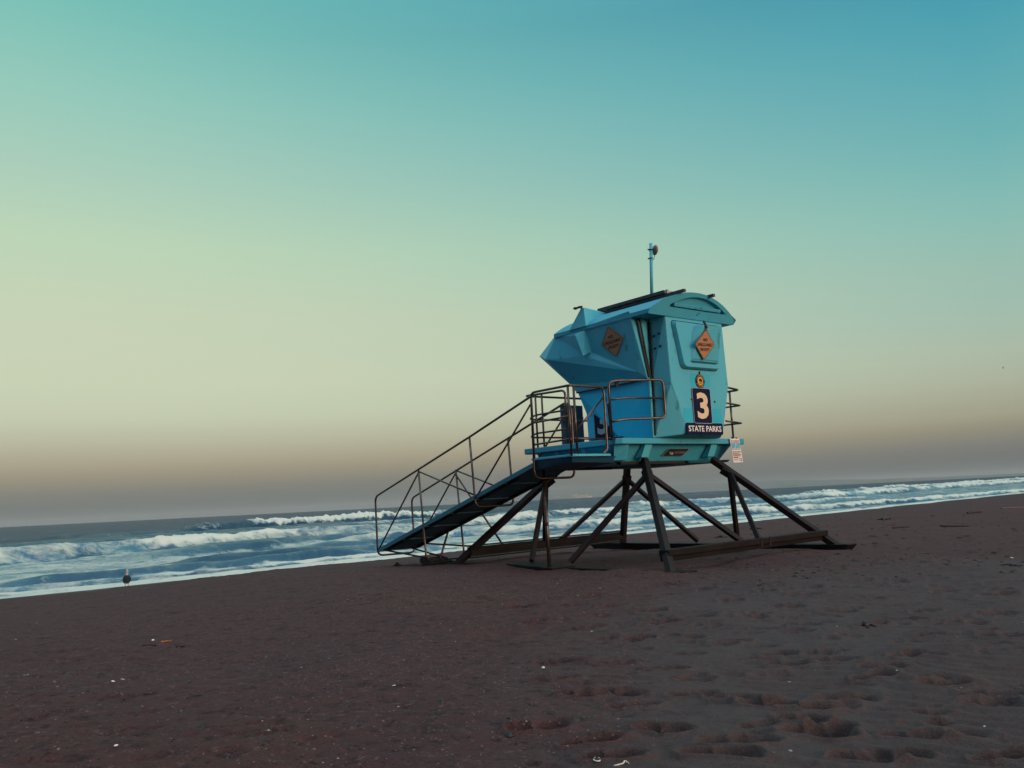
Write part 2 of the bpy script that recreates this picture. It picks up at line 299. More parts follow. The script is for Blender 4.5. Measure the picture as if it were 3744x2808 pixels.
def build_sand():
    az = np.concatenate([np.linspace(-180, -60, 40, endpoint=False), np.linspace(-60, -38, 60, endpoint=False), np.linspace(-38, 38, 900, endpoint=False), np.linspace(38, 60, 60, endpoint=False), np.linspace(60, 180, 41)])
    rs = np.concatenate([[.5, 1.5, 2.5], 1/np.linspace(1/3.2, 1/70., 620), np.geomspace(75, 29000, 45)])
    X, Y = polar(az, rs); Z = sand_base(X, Y); s = SX*X+SY*Y; t = -SY*X+SX*Y; Rr = np.hypot(X, Y)
    near = 1-sst(25, 60, Rr); land = 1-sst(SHORE-3, SHORE, t)
    Z = Z+near*land*(.15*(fbm(X/2.3, Y/2.3, 3, 20)-.5)+.042*(fbm(X/.5, Y/.5, 3, 30)-.5)+.026*(1-.6*sst(-.6, 1.2, X-.25*(Y-6)))*(fbm(X/.14, Y/.14, 2, 33)-.5))
    # windblown smoother sand (greyer) to the right, with ripples
    gm = sst(-.6, 1.2, X-.25*(Y-6)+1.6*(fbm(X/1.7, Y/1.7, 3, 40)-.5))*(1-sst(9.5, 13.5, Y+1.5*(fbm(X/2, Y/2, 2, 44)-.5)-.15*X))
    ph = (X*.55+Y*.85)/.13+3*fbm(X/.8, Y/.8, 2, 50)
    Z = Z+gm*.009*np.sin(ph*2*math.pi*.8)*sst(.36, .58, fbm(X/1.3, Y/1.3, 2, 55))
    rg = random.Random(3); F = []
    for (x, y) in FOOT: F.append((x, y, rg.uniform(-.5, .25), rg.uniform(.14, .20), rg.uniform(.065, .095), rg.uniform(.06, .095)))
    for (x, y) in FOOTL: F.append((x, y, rg.uniform(-.3, .4), rg.uniform(.11, .16), rg.uniform(.055, .08), rg.uniform(.012, .022)))
    for k in range(36):
        x0, y0, an = rg.uniform(.2, 5.5), rg.uniform(4.6, 11.5), rg.uniform(-.5, .3)
        for q_ in range(rg.randint(2, 6)):
            x = x0+q_*.52*math.cos(an)+rg.uniform(-.05, .05); y = y0+q_*.52*math.sin(an)+(.11 if q_ % 2 else -.11)+rg.uniform(-.05, .05)
            if y > 4.2 and x < .74*y: F.append((x, y, an+rg.uniform(-.3, .3), rg.uniform(.10, .15), rg.uniform(.05, .08), rg.uniform(.015, .045)))
    for k in range(60):
        y = rg.uniform(4.2, 13); x = rg.uniform(-.72, .72)*y; w = rg.uniform(.4, .9) if x > 0 else rg.uniform(.2, .4)
        F.append((x, y, rg.uniform(-.7, .7), rg.uniform(.10, .16), rg.uniform(.05, .085), .034*w))
    for (x, y, a, l, w, d) in F:
        ids = np.where((np.abs(X-x) < .4) & (np.abs(Y-y) < .4)); px = X[ids]-x; py = Y[ids]-y
        u = px*math.cos(a)+py*math.sin(a); v = -px*math.sin(a)+py*math.cos(a); wob = 1+.6*(fbm(px*9+x*7, py*9+y*5, 2, 60)-.5)
        q1 = np.sqrt(((u-l*.35)/(l*.68))**2+(v/w)**2)*wob; q2 = np.sqrt(((u+l*.55)/(l*.5))**2+(v/(w*.78))**2)*wob
        q = np.minimum(q1, q2); dz = 1.05*(-d*(1-sst(.30, 1.15, q))+d*.22*np.exp(-((q-1.32)/.28)**2))
        Z[ids] += dz
    # sand drifted against the near skid and base plates
    for (lx, ly, rad, h) in ((-2.3, -2.6, .9, .09), (-2.5, -1.6, 1.0, .08), (-2.6, .8, 1.0, .07), (-2.6, 2.2, .9, .05), (-2.9, -2.9, .8, .05), (-2.3, -.4, .6, .05)):
        c = L2W((lx, ly, 0)); Z += .22*h*np.exp(-((X-c.x)**2+(Y-c.y)**2)/(2*(rad*.55)**2))
    grit = np.clip(.25+.9*sst(.45, .62, fbm(X/2.6, Y/1.6, 3, 70)), 0, 1)*(1-.85*gm)
    grit = np.clip(grit+.8*np.exp(-((Y-12.3-.1*X)/1.0)**2)*(1-sst(2.5, 5, X))*(1-.6*gm), 0, 1)
    wet = sst(SHORE-3.2, SHORE-.6, t+.8*(fbm(s/3, t/1, 3, 80)-.5))
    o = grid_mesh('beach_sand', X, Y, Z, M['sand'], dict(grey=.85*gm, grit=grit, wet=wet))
    tag(o, 'dark brown beach sand with footprints', kind='structure'); return o
SAND = build_sand()
def sz(x, y): return float(sand_base(np.array([x]), np.array([y]))[0])
DG = bpy.context.evaluated_depsgraph_get()
def ground(x, y):
    ok, p, nrm, i = SAND.ray_cast((x, y, 6), (0, 0, -1)); return p.z if ok else sz(x, y)

# ------------------------------------------------------------------ sea
def water_material():
    m = bpy.data.materials.new('sea_water_and_foam'); m.use_nodes = True; t = m.node_tree; n = t.nodes; l = t.links; n.clear()
    o = n.new('ShaderNodeOutputMaterial'); wd = n.new('ShaderNodeBsdfDiffuse'); wg = n.new('ShaderNodeBsdfGlossy'); w = n.new('ShaderNodeMixShader'); l.new(wd.outputs[0], w.inputs[1]); l.new(wg.outputs[0], w.inputs[2]); f = n.new('ShaderNodeBsdfPrincipled'); mx = n.new('ShaderNodeMixShader'); l.new(w.outputs[0], mx.inputs[1]); l.new(f.outputs[0], mx.inputs[2]); l.new(mx.outputs[0], o.inputs[0])
    co = n.new('ShaderNodeTexCoord'); mp = n.new('ShaderNodeMapping'); mp.inputs['Rotation'].default_value = (0, 0, -math.atan2(SY, SX)); l.new(co.outputs['Object'], mp.inputs[0])
    def noise(scale, sc, det=6, rough=.6, dist=0.):
        q = n.new('ShaderNodeMapping'); q.inputs['Scale'].default_value = scale; l.new(mp.outputs[0], q.inputs[0])
        z = n.new('ShaderNodeTexNoise'); z.inputs['Scale'].default_value = sc; z.inputs['Detail'].default_value = det; z.inputs['Roughness'].default_value = rough; z.inputs['Distortion'].default_value = dist; l.new(q.outputs[0], z.inputs[0]); return z.outputs[0]
    at = n.new('ShaderNodeAttribute'); at.attribute_name = 'foam'; ae = n.new('ShaderNodeAttribute'); ae.attribute_name = 'aer'
    def M2(op, a, b, cl=False):
        x = n.new('ShaderNodeMath'); x.operation = op; x.use_clamp = cl
        for i, v in enumerate((a, b)):
            if isinstance(v, (int, float)): x.inputs[i].default_value = v
            else: l.new(v, x.inputs[i])
        return x.outputs[0]
    nz = noise((.75, .55, 1), 1.25, 8, .72, .5)
    fac = M2('MULTIPLY', M2('SUBTRACT', M2('ADD', M2('MULTIPLY', at.outputs['Fac'], 1.15), M2('MULTIPLY', nz, 2.4)), 1.49), 2.2, True)
    l.new(fac, mx.inputs[0])
    c = n.new('ShaderNodeMix'); c.data_type = 'RGBA'; l.new(ae.outputs['Fac'], c.inputs[0]); c.inputs[6].default_value = (.008, .030, .075, 1); c.inputs[7].default_value = (.06, .16, .25, 1); l.new(c.outputs[2], wd.inputs['Color'])
    wg.inputs['Roughness'].default_value = .12; wg.inputs['Color'].default_value = (.85, .95, 1, 1); l.new(b2.outputs[0], fr.inputs['Normal']) if 0 else None; fr = n.new('ShaderNodeFresnel'); fr.inputs['IOR'].default_value = 1.33; l.new(M2('MINIMUM', M2('MULTIPLY', fr.outputs[0], M2('ADD', M2('MULTIPLY', ae.outputs['Fac'], .42), .54)), M2('ADD', M2('ADD', M2('MULTIPLY', noise((.22, .45, 1), .5, 8, .78), .60), -.06, True), M2('MULTIPLY', ae.outputs['Fac'], .35), True)), w.inputs[0])
    fc = n.new('ShaderNodeMix'); fc.data_type = 'RGBA'; l.new(M2('ADD', M2('MULTIPLY', at.outputs['Fac'], 1.3), M2('SUBTRACT', M2('MULTIPLY', noise((.3, 1, 1), 2.2, 5), .9), .75), True), fc.inputs[0]); fc.inputs[6].default_value = (.36, .43, .40, 1); fc.inputs[7].default_value = (.70, .72, .63, 1); l.new(fc.outputs[2], f.inputs['Base Color']); f.inputs['Roughness'].default_value = .9; f.inputs['Specular IOR Level'].default_value = .1
    b = n.new('ShaderNodeBump'); b.inputs['Strength'].default_value = .7; b.inputs['Distance'].default_value = .30; l.new(noise((.8, .7, 1), .9, 8, .66), b.inputs['Height'])
    b2 = n.new('ShaderNodeBump'); b2.inputs['Strength'].default_value = .5; b2.inputs['Distance'].default_value = .06; l.new(noise((.5, 1, 1), 6., 5, .6), b2.inputs['Height']); l.new(b.outputs[0], b2.inputs['Normal']); l.new(b2.outputs[0], fr.inputs['Normal']); l.new(b2.outputs[0], wd.inputs['Normal']); l.new(b2.outputs[0], wg.inputs['Normal'])
    b3 = n.new('ShaderNodeBump'); b3.inputs['Strength'].default_value = .8; b3.inputs['Distance'].default_value = .12; l.new(noise((.8, 1, 1), 3.5, 6, .7), b3.inputs['Height']); l.new(b3.outputs[0], f.inputs['Normal'])
    return m
M['water'] = water_material()
# crest: along-shore / offshore polyline, height, front width, back width, foam start..end along shore, foam strength
K = .87
CRESTS = [
    dict(p=[(0, 112), (44, 113), (66, 117), (104, 124), (140, 132), (260, 150)], h=1.25, wf=2.4, wb=7, s=(30, 170), f=(56, 112), fs=1.0, uh=.42),
    dict(p=[(60, 150), (100, 160), (160, 185), (260, 215)], h=.9, wf=4, wb=10, s=(60, 240), f=(112, 125), fs=.6, uh=.5),
    dict(p=[(180, 262), (290, 268), (500, 300)], h=1.0, wf=6, wb=12, s=(190, 520), f=(0, 0), fs=0),
    dict(p=[(0, 90), (30, 92), (60, 98), (90, 106)], h=.45, wf=2.0, wb=5, s=(14, 80), f=(0, 0), fs=0),
    dict(p=[(0, 135), (60, 145), (120, 170)], h=.5, wf=3, wb=7, s=(30, 120), f=(0, 0), fs=0),
    dict(p=[(0, 52.5), (14, 55), (21, 58.8), (29, 62.3), (37, 64), (43, 63), (50, 63)], h=.66, wf=1.2, wb=4, s=(6, 54), f=(8, 43), fs=1.0, uh=.7),
    dict(p=[(40, 61), (54, 61.5), (61, 63.5), (70, 64.5), (85, 69), (95, 70.5), (140, 73)], h=.6, wf=1.1, wb=4, s=(42, 110), f=(50, 94), fs=1.0, uh=.7),
    dict(p=[(28, 45), (35, 42.8), (40, 40.4), (49, 40), (54, 38), (65, 38), (74, 35.4), (87, 34.5), (93, 31.5), (119, 30), (180, 29.6), (900, 29.5)], h=.38, wf=.7, wb=2.6, s=(26, 900), f=(31, 900), fs=1.0, uh=.8),
    dict(p=[(90, 76), (117, 76), (128, 73), (132, 62), (200, 70), (400, 72)], h=.8, wf=1.6, wb=5, s=(92, 700), f=(104, 700), fs=1.0, uh=.6),
    dict(p=[(150, 90), (182, 84), (215, 84), (230, 78), (300, 76), (500, 80)], h=.9, wf=2, wb=6, s=(160, 800), f=(176, 800), fs=.9, uh=.6),
    dict(p=[(230, 100), (262, 97), (342, 97), (500, 90), (1200, 90)], h=1.0, wf=2, wb=6, s=(240, 1500), f=(250, 1500), fs=.95),
    dict(p=[(0, 31.8), (10, 32.0), (16, 31.7), (22, 31.9), (40, 31)], h=.36, wf=.55, wb=1.6, s=(7, 26), f=(0, 0), fs=0),
    dict(p=[(0, 30.4), (10, 30.2), (20, 29.9), (26, 29.6), (40, 30)], h=.16, wf=.35, wb=1.0, s=(0, 60), f=(13, 60), fs=.9),
    dict(p=[(0, 29.2), (10, 29.0), (20, 28.6), (40, 28.6), (900, 28.5)], h=.10, wf=.4, wb=1.1, s=(-50, 900), f=(-50, 900), fs=.85),
    dict(p=[(0, 37), (14, 36.2), (24, 35.8), (28, 34.7), (34, 34.5)], h=.34, wf=.8, wb=2.0, s=(14, 30), f=(0, 0), fs=0),
    dict(p=[(0, 46), (20, 47), (32, 48.5), (50, 50)], h=.42, wf=1.1, wb=3, s=(16, 44), f=(0, 0), fs=0),
    dict(p=[(20, 41), (40, 43.5)], h=.25, wf=.8, wb=2, s=(24, 40), f=(0, 0), fs=0),
    dict(p=[(0, 78), (30, 80), (70, 88), (120, 96)], h=.45, wf=1.8, wb=4, s=(18, 110), f=(60, 75), fs=.5),
    dict(p=[(44, 50), (70, 52), (110, 50), (200, 48)], h=.32, wf=.8, wb=2.5, s=(46, 190), f=(56, 120), fs=.75, uh=.8),
    dict(p=[(60, 58), (90, 58), (140, 60)], h=.3, wf=.8, wb=2.5, s=(62, 136), f=(0, 0), fs=0),
]
def build_sea():
    az = np.concatenate([np.linspace(-138, -55, 60, endpoint=False), np.linspace(-55, -37, 60, endpoint=False), np.linspace(-37, 37, 1000, endpoint=False), np.linspace(37, 45, 40)])
    rs = np.concatenate([1/np.linspace(1/24., 1/260., 520), 1/np.linspace(1/262., 1/1500., 90), np.geomspace(1600, 29000, 40)])
    X, Y = polar(az, rs); s = SX*X+SY*Y; t = -SY*X+SX*Y; Rr = np.hypot(X, Y)
    Z = np.zeros_like(X); foam = np.zeros_like(X); crestf = np.zeros_like(X); supp = np.ones_like(X)
    fade = 1-sst(250, 900, Rr)
    Z += fade*(.22*(fbm(s/5.5, t/2.6, 4, 100)-.5)+.22*(fbm(s/1.7, t/1.1, 4, 110)-.5))*sst(SHORE-.5, SHORE+8, t)
    lump = fbm(s/.9, t/.6, 4, 120)
    for i, c in enumerate(CRESTS):
        P = np.array(c['p'], float); tc_ = np.interp(s, P[:, 0], P[:, 1]); sc = c['wb']
        tc_ = tc_+sc*.30*(fbm(s/(sc*1.6), s*0+i, 3, 130+i)-.5)*2
        tc_ = tc_+c['wf']*.9*(fbm(s/(c['wf']*2.2), t/6, 3, 160+i)-.5)*2
        d = t-tc_; env = sst(c['s'][0], c['s'][0]+sc*2.5, s)*(1-sst(c['s'][1]-sc*2.5, c['s'][1], s))*(.72+.56*fbm(s/(sc*2.2), s*0+5, 2, 150+i))
        front = np.exp(-(np.abs(d)/c['wf'])**2.2); back = np.exp(-(d/c['wb'])**2)
        prof = np.where(d < 0, front, back); uh = c.get('uh', 1); brk = sst(c['f'][0]-sc*.5, c['f'][0]+sc*.5, s)*(1-sst(c['f'][1]-sc*.3, c['f'][1]+sc*.8, s)) if c['fs'] else 1.
        env = env*(uh+(1-uh)*brk)
        Z += c['h']*env*prof-.18*c['h']*env*np.exp(-((d+c['wf']*2.2)/(c['wf']*1.3))**2)
        if c['fs'] < .6: supp *= 1-.8*env*sst(-c['wf']*1.6, -c['wf']*.9, d)*(1-sst(0, c['wb']*.22, d))
        if c['fs']:
            fe = sst(c['f'][0]-sc*.4, c['f'][0]+sc*.8, s)*(1-sst(c['f'][1]-sc*.4, c['f'][1]+sc*.3, s))
            fe = fe*c['fs']*sst(-.05, .3, fbm(s/(sc*1.5), s*0+9, 2, 170+i)-.14)
            wob = (fbm(s/.8, t/.8, 3, 190+i)-.5)*c['wf']*1.0
            fm = sst(-c['wf']*1.1, -c['wf']*.55, d+wob)*(1-sst(c['wb']*.12, c['wb']*.75, d+wob*2))
            supp *= 1-.75*fe*sst(-c['wf']*3.6, -c['wf']*2.2, d+wob)*(1-sst(-c['wf']*1.7, -c['wf']*1.2, d+wob))
            crestf = np.maximum(crestf, fe*fm); Z += fe*fm*c['h']*.75*(lump-.42)*env
            foam = np.maximum(foam, .46*fe*sst(0, .3, d)*(1-sst(c['wb']*.6, c['wb']*2.6, d))*(fbm(s/7, t/1.8, 3, 210)*.9+.35))
    inner = (1-sst(70, 120, t))*sst(SHORE-1, SHORE+2, t); pat = fbm(s/7, t/2.6, 4, 230)
    foam = np.maximum(foam, inner*(.31-.20*sst(45, 85, s)+.27*sst(.30, .66, pat)))
    foam = np.maximum(foam*supp, crestf)
    foam = np.maximum(foam, .95*(1-sst(SHORE+.1, SHORE+1.5+1.5*fbm(s/4, s*0, 2, 240), t)))
    aer = np.clip(inner*(.35+.85*sst(.30, .62, fbm(s/8, t/3.5, 4, 250)))*(.3+.7*supp), 0, 1)
    steep = np.zeros_like(Z)
    o = grid_mesh('sea_water', X, Y, Z, M['water'], dict(foam=foam, aer=aer), keep=t > SHORE-2.5)
    tag(o, 'grey blue sea with white breaking waves', kind='structure'); return o
build_sea()
#@@TOWER@@
# ------------------------------------------------------------------ lifeguard tower (local x along the land side, y towards the sea)
TW = tag(thing('lifeguard_tower', TO, TA), 'teal blue lifeguard tower numbered 3 standing on splayed brown steel legs', 'lifeguard tower')
UM = .10
mir = lambda p: (UM-p[0], p[1], p[2])
def mirs(l): return [mir(p) for p in l]
# --- rear block of the cabin
mb = MB()
TL, ML, BL = (-.70, -1.6, 4.18), (-.66, -1.6, 2.98), (-.33, -1.6, 2.10)
TR, MR, BR = (.87, -1.6, 4.18), (.91, -1.6, 2.98), (.63, -1.6, 2.10)
HT, HM, HB = (-.72, -1.25, 4.18), (-.78, -1.25, 2.98), (-.82, -1.27, 2.06)
HTr, HMr, HBr = (.90, -1.25, 4.18), (.95, -1.25, 2.98), (.98, -1.27, 2.06)
mb.poly([TL, TR, MR, BR, BL, ML]); mb.poly([TL, ML, HM, HT]); mb.poly([ML, BL, HB, HM]); mb.poly([TR, HTr, HMr, MR]); mb.poly([MR, HMr, HBr, BR]); mb.poly([BL, BR, HBr, HB]); mb.poly([TL, HT, HTr, TR])
mb.build('cabin_wall', M['paint'], TW, bevel=.022, ang=8)
# --- flared upper cabin with its folded-down storm shutters
A, T, N_, R0_, R1_, B, Q, S_ = (-1.15, -1.2, 4.17), (-1.10, .81, 4.21), (-.95, 1.49, 3.92), (-1.20, 1.03, 3.77), (-.95, -1.10, 3.23), (-.88, -1.25, 3.10), (-.85, .75, 3.27), (-.85, .58, 3.08)
E_, H_, F_, G_ = (-1.03, -.06, 3.75), (-1.115, -.03, 4.17), (-1.27, .10, 4.07), (-1.25, -.07, 3.66)
F2, G2 = (-1.16, .20, 4.10), (-1.10, .05, 3.68)
Tt = (-1.11, .30, 4.20)
def side(fl):
    m = MB(); w = (lambda l: l) if fl == 0 else mirs
    m.poly(w([A, B, R1_])); m.poly(w([A, R1_, E_])); m.poly(w([A, E_, H_])); m.poly(w([A, H_, Tt]))
    m.poly(w([H_, E_, G_, F_])); m.poly(w([H_, F_, F2, Tt])); m.poly(w([F_, G_, G2, F2])); m.poly(w([G_, E_, G2]))
    m.poly(w([Tt, F2, T])); m.poly(w([T, F2, G2])); m.poly(w([T, G2, R0_])); m.poly(w([G2, E_, R1_])); m.poly(w([G2, R1_, R0_])); m.poly(w([T, R0_, N_]))
    m.poly(w([R0_, R1_, Q])); m.poly(w([N_, R0_, Q])); m.poly(w([R1_, B, Q])); m.poly(w([B, S_, Q]))
    h = [(HT[0], -1.2, 4.18), (-.80, -1.25, 3.08)]
    m.poly(w([A, h[0], h[1], B]))
    return m
for k_ in (0, 1): side(k_).build('side_shutter', M['paint'], TW, bevel=.014, ang=14, seg=2)
mb = MB()
for a, b in ((T, N_), (N_, Q), (Q, S_)): mb.poly([a, mir(a), mir(b), b])
mb.build('front_shutter', M['paint'], TW, bevel=.012, ang=12)
# shutter edge strips, gaps and hinge
mb = MB(); mb.beam((-1.02, -1.228, 4.15), (-.85, -1.268, 3.12), .035, .02, up=(0, -1, 0)); mb.beam((-.965, -1.238, 4.15), (-.82, -1.272, 3.12), .02, .02, up=(0, -1, 0)); mb.build('shutter_gap', M['black'], TW)
mb = MB(); mb.beam((-.915, -1.215, 4.14), (-.80, -1.262, 3.10), .012, .02, up=(0, -1, 0)); mb.build('shutter_gap', M['paint_dark'], TW)
mb = MB(); mb.beam((-.728, -1.262, 4.10), (-.826, -1.285, 2.10), .03, .03, up=(0, -1, 0))
for k in range(46):
    f = k/45; c = Vector((-.733, -1.28, 4.08)).lerp(Vector((-.832, -1.305, 2.14)), f); mb.box(c-Vector((.02, .014, .012)), c+Vector((.018, .014, .012)))
mb.build('hinge', M['black'], TW)
for (v, z) in ((-1.345, 3.84), (-1.46, 3.87), (-1.36, 3.62), (-1.475, 3.645)):
    mb = MB(); mb.disc((-.722+.02*(4.1-z)*0, v, z), (-1, 0, 0), .02, .03); mb.build('bolt', M['black'], TW)
# --- lower cabin wall
C1, C2, K0, K = (-.82, -.50, 3.07), (-.83, -.57, 2.04), (-.72, .50, 2.68), (-.72, .48, 2.04)
Bl = (-.86, -1.24, 3.07); Sl = (-.84, .57, 3.07); HBl = (-.82, -1.25, 2.04)
mb = MB()
for w in ((lambda l: l), mirs): mb.poly(w([Bl, C1, C2, HBl])); mb.poly(w([C1, Sl, K0, K, C2]))
mb.poly([Sl, mir(Sl), mir(K0), K0]); mb.poly([K0, mir(K0), mir(K), K]); mb.poly([Bl, HBl, mir(HBl), mir(Bl)])
mb.build('lower_wall', M['paint_blue'], TW, bevel=.02, ang=4)
mb = MB(); mb.beam((-.875, -1.23, 3.085), (-.858, .58, 3.078), .03, .022); mb.build('wall_seam', M['black'], TW)
mb = MB(); mb.beam((-.845, -1.262, 3.06), (-.848, -1.268, 2.07), .05, .03, up=(0, -1, 0)); mb.build('door_trim', M['paint'], TW)
# --- observation shutter on the land side
def onrear(pts, v): return [(a, v, z) for a, z in pts]
outer = rpoly([Vector((-.57, 4.09, 0)), Vector((.81, 4.09, 0)), Vector((.62, 3.255, 0)), Vector((-.39, 3.25, 0))], .10)
outer = [(p.x, p.y) for p in outer]
cx, cz = .12, 3.68
inner = [(cx+(a-cx)*.955, cz+(z-cz)*.94) for a, z in outer]
mb = MB(); mb.loft(onrear(outer, -1.598), onrear(inner, -1.68), caps=False); mb.poly(onrear(inner, -1.68)); pw = mb.build('window_shutter', M['paint'], TW, bevel=.008, ang=20)
mb = MB()
b_ = [(-.06, -1.68, 4.02), (.55, -1.68, 4.04), (.56, -1.68, 3.40), (-.20, -1.68, 3.40), (-.14, -1.68, 3.86)]
f_ = [(.06, -1.83, 4.02), (.54, -1.83, 4.03), (.545, -1.70, 3.43), (-.17, -1.70, 3.43), (-.03, -1.785, 3.80)]
mb.loft(b_, f_); mb.build('wedge_panel', M['paint'], pw, bevel=.006)
mb = MB(); mb.loft([(-.22, -1.675, 3.385), (.57, -1.675, 3.385), (.57, -1.675, 3.345), (-.16, -1.675, 3.345)], [(-.2, -1.71, 3.385), (.55, -1.71, 3.385), (.42, -1.685, 3.36), (-.05, -1.685, 3.36)]); mb.build('lip_shadow', M['paint_dark'], pw)  # dark sliver stands in for the shadow under the panel's lip
mb = MB()
n = len(outer); g0 = [(cx+(a-cx)*1.02, cz+(z-cz)*1.03) for a, z in outer]
for k in range(n):
    a, b = g0[k], g0[(k+1) % n]; c, d = outer[(k+1) % n], outer[k]
    mb.poly([(a[0], -1.6035, a[1]), (b[0], -1.6035, b[1]), (c[0], -1.6035, c[1]), (d[0], -1.6035, d[1])])
mb.build('gasket', M['black'], pw)  # black seal, widened so it also paints the shutter's shaded outline
# --- repainted patches, plates and seal on the land side
for nm, (a0, a1, z0, z1) in dict(p=(-.15, .37, 2.93, 3.17), q=(-.41, .63, 2.31, 2.56)).items():
    mb = MB(); mb.box((a0, -1.6025, z0), (a1, -1.59, z1)); mb.build('paint_patch', M['paint_new'], TW)
for (a, z) in ((-.17, 2.71), (.47, 2.69)):
    mb = MB(); mb.disc((a, -1.60, z), (0, -1, 0), .018, .008, 10); mb.build('bolt', M['black'], TW)
RX, UZ = (1, 0, 0), (0, 0, 1)
def num_plate(c, right, off=0):
    n_ = Vector(right).cross(Vector(UZ)).normalized(); c = Vector(c)
    p_ = plate(rrect(.505, .635, .045), c, right, UZ, .010); o = p_.build('number_plate', M['navy'], TW)
    mb = MB(); ed = rrect(.505, .635, .045); ei = rrect(.485, .615, .038)
    for k in range(len(ed)):
        q = [ed[k], ed[(k+1) % len(ed)], ei[(k+1) % len(ed)], ei[k]]
        mb.poly([c+Vector(right)*a+Vector(UZ)*b+n_*.012 for a, b in q])
    mb.build('plate_edge', M['greyv'], o)
    return o, n_
o, n_ = num_plate((.095, -1.606, 2.605), RX)
text('numeral', '3', (.105, -1.618, 2.605), RX, UZ, .31, .47, M['cream'], o, weight=.03)
mb = plate(rrect(1.01, .205, .03), (.12, -1.606, 2.195), RX, UZ, .010); o = mb.build('name_plate', M['navy'], TW)
text('lettering', 'STATE PARKS', (.125, -1.618, 2.197), RX, UZ, .90, .105, M['white'], o, weight=.022)
# second pair on the seaward part of the side wall
fr = Vector((K[0]-C2[0], K[1]-C2[1], 0)).normalized(); rr_ = -fr      # facing outwards the text runs towards the land side
base = Vector((-.79, -.02, 2.47)); nn = rr_.cross(Vector(UZ))
o, n_ = num_plate(base+nn*.012, rr_)
text('numeral', '3', base+nn*.026-Vector((0, 0, .0)), rr_, UZ, .31, .47, M['greyv'], o, weight=.03)
mb = plate(rrect(1.0, .205, .03), Vector((-.795, -.07, 2.05))+nn*.008, rr_, UZ, .012); o = mb.build('name_plate', M['navy'], TW)
for w_, da, ww in (('STATE', -.235, .43), ('PARKS', .235, .43)): text('lettering', w_, Vector((-.795, -.07, 2.055))+nn*.022+rr_*da, rr_, UZ, ww, .105, M['white'], o, weight=.0)
mb = MB(); mb.disc((-.80, -.08, 2.86), nn, .10, .02, 24); sl2 = mb.build('round_seal', M['navy'], TW)
mb = MB(); mb.disc((-.80-.012, -.08, 2.86), nn, .055, .012, 20); mb.build('seal_centre', M['gold'], sl2)
mb = MB(); mb.disc((.095, -1.603, 3.045), (0, -1, 0), .125, .010, 32); sl = mb.build('round_seal', M['navy'], TW)
mb = MB(); mb.disc((.095, -1.611, 3.045), (0, -1, 0), .074, .006, 28); mb.build('seal_centre', M['gold'], sl)
bear = [(-.85, .05), (-.8, .3), (-.55, .42), (-.4, .62), (-.15, .72), (.2, .68), (.55, .6), (.8, .35), (.85, -.1), (.82, -.55), (.6, -.58), (.58, -.2), (.4, -.22), (.36, -.6), (.12, -.6), (.1, -.2), (-.15, -.2), (-.2, -.6), (-.44, -.6), (-.42, -.15), (-.6, -.05)]
mb = plate([(a*.056, b*.056+.008) for a, b in bear], (.095, -1.617, 3.045), RX, UZ, .004); mb.build('bear_emblem', M['black'], sl)
mb = MB(); mb.box((.05, -1.621, 2.998), (.14, -1.617, 3.006)); mb.build('seal_line', M['black'], sl)
def ring_text(s, c, rad, a0, a1, h, inward):
    for i, ch in enumerate(s):
        if ch == ' ': continue
        a = R(a0+(a1-a0)*i/(len(s)-1)); up = Vector((math.cos(a), 0, math.sin(a))); rt = Vector((math.sin(a), 0, -math.cos(a)))
        if inward: up = -up; rt = -rt
        text('seal_letter', ch, Vector(c)+Vector((math.cos(a), 0, math.sin(a)))*rad, rt, up, h*.72 if ch != 'I' else h*.2, h, M['gold'], sl, th=.003)
ring_text('CALIFORNIA', (.095, -1.613, 3.045), .099, 165, 15, .030, False)
ring_text('STATE PARKS', (.095, -1.613, 3.045), .099, 205, 335, .030, True)
mb = MB(); mb.box((.085, -1.625, 3.175), (.105, -1.60, 3.22)); mb.build('seal_clip', M['black'], TW)
# --- barrel roof
def arch(u, h=.37): q = min(1, abs((u-.02)/1.185)); return 4.235+h*(1-q**2.1)
def prof(n=28, inset=0.): return [(-1.165+inset+(2.365-2*inset)*k/n) for k in range(n+1)]
mb = MB(); us = prof()
top0 = [(u, -1.68, arch(u)) for u in us]; top1 = [(u*.97, .83, arch(u)*.6+.4*arch(u)-.0) for u in us]
low0 = [(us[-1], -1.615, 4.165), (us[0], -1.615, 4.165)]; low1 = [(us[-1]*.97, .83, 4.165), (us[0]*.97, .83, 4.165)]
i = mb.add(top0); j = mb.add(top1)
for k in range(len(us)-1): mb.face((i+k, i+k+1, j+k+1, j+k), True)
mb.poly([top0[-1], low0[0], low1[0], top1[-1]]); mb.poly([top0[0], top1[0], low1[1], low0[1]]); mb.poly([low0[0], low0[1], low1[1], low1[0]]); mb.poly(top1+low1)
roof = mb.build('roof', M['paint_darker'], TW, weld=False)
mb = MB(); o_ = [(u, arch(u)) for u in us]+[(us[-1]-.02, 4.155), (us[0]+.01, 4.155)]
ui = [-.68+1.56*k/20 for k in range(21)]
hi = lambda u: 4.33+.205*(1-((u-.10)/.78)**2)
hole = [(u, hi(u)) for u in ui]+[(.80, 4.31), (-.62, 4.31)]
v, f = holed([(a, z, 0) for a, z in o_], [(a, z, 0) for a, z in hole])
ib = len(mb.v); mb.v += [(p[0], -1.70, p[1]) for p in v]; mb.f += [tuple(ib+x for x in q) for q in f]; mb.sm += [False]*len(f)
L1 = [(a, -1.70, z) for a, z in hole]; L2 = [(a, -1.62, z) for a, z in hole]
for k in range(len(hole)): kk = (k+1) % len(hole); mb.poly([L1[k], L1[kk], L2[kk], L2[k]])
mb.poly(L2)
O1 = [(a, -1.70, z) for a, z in o_]; O2 = [(a, -1.685, z) for a, z in o_]
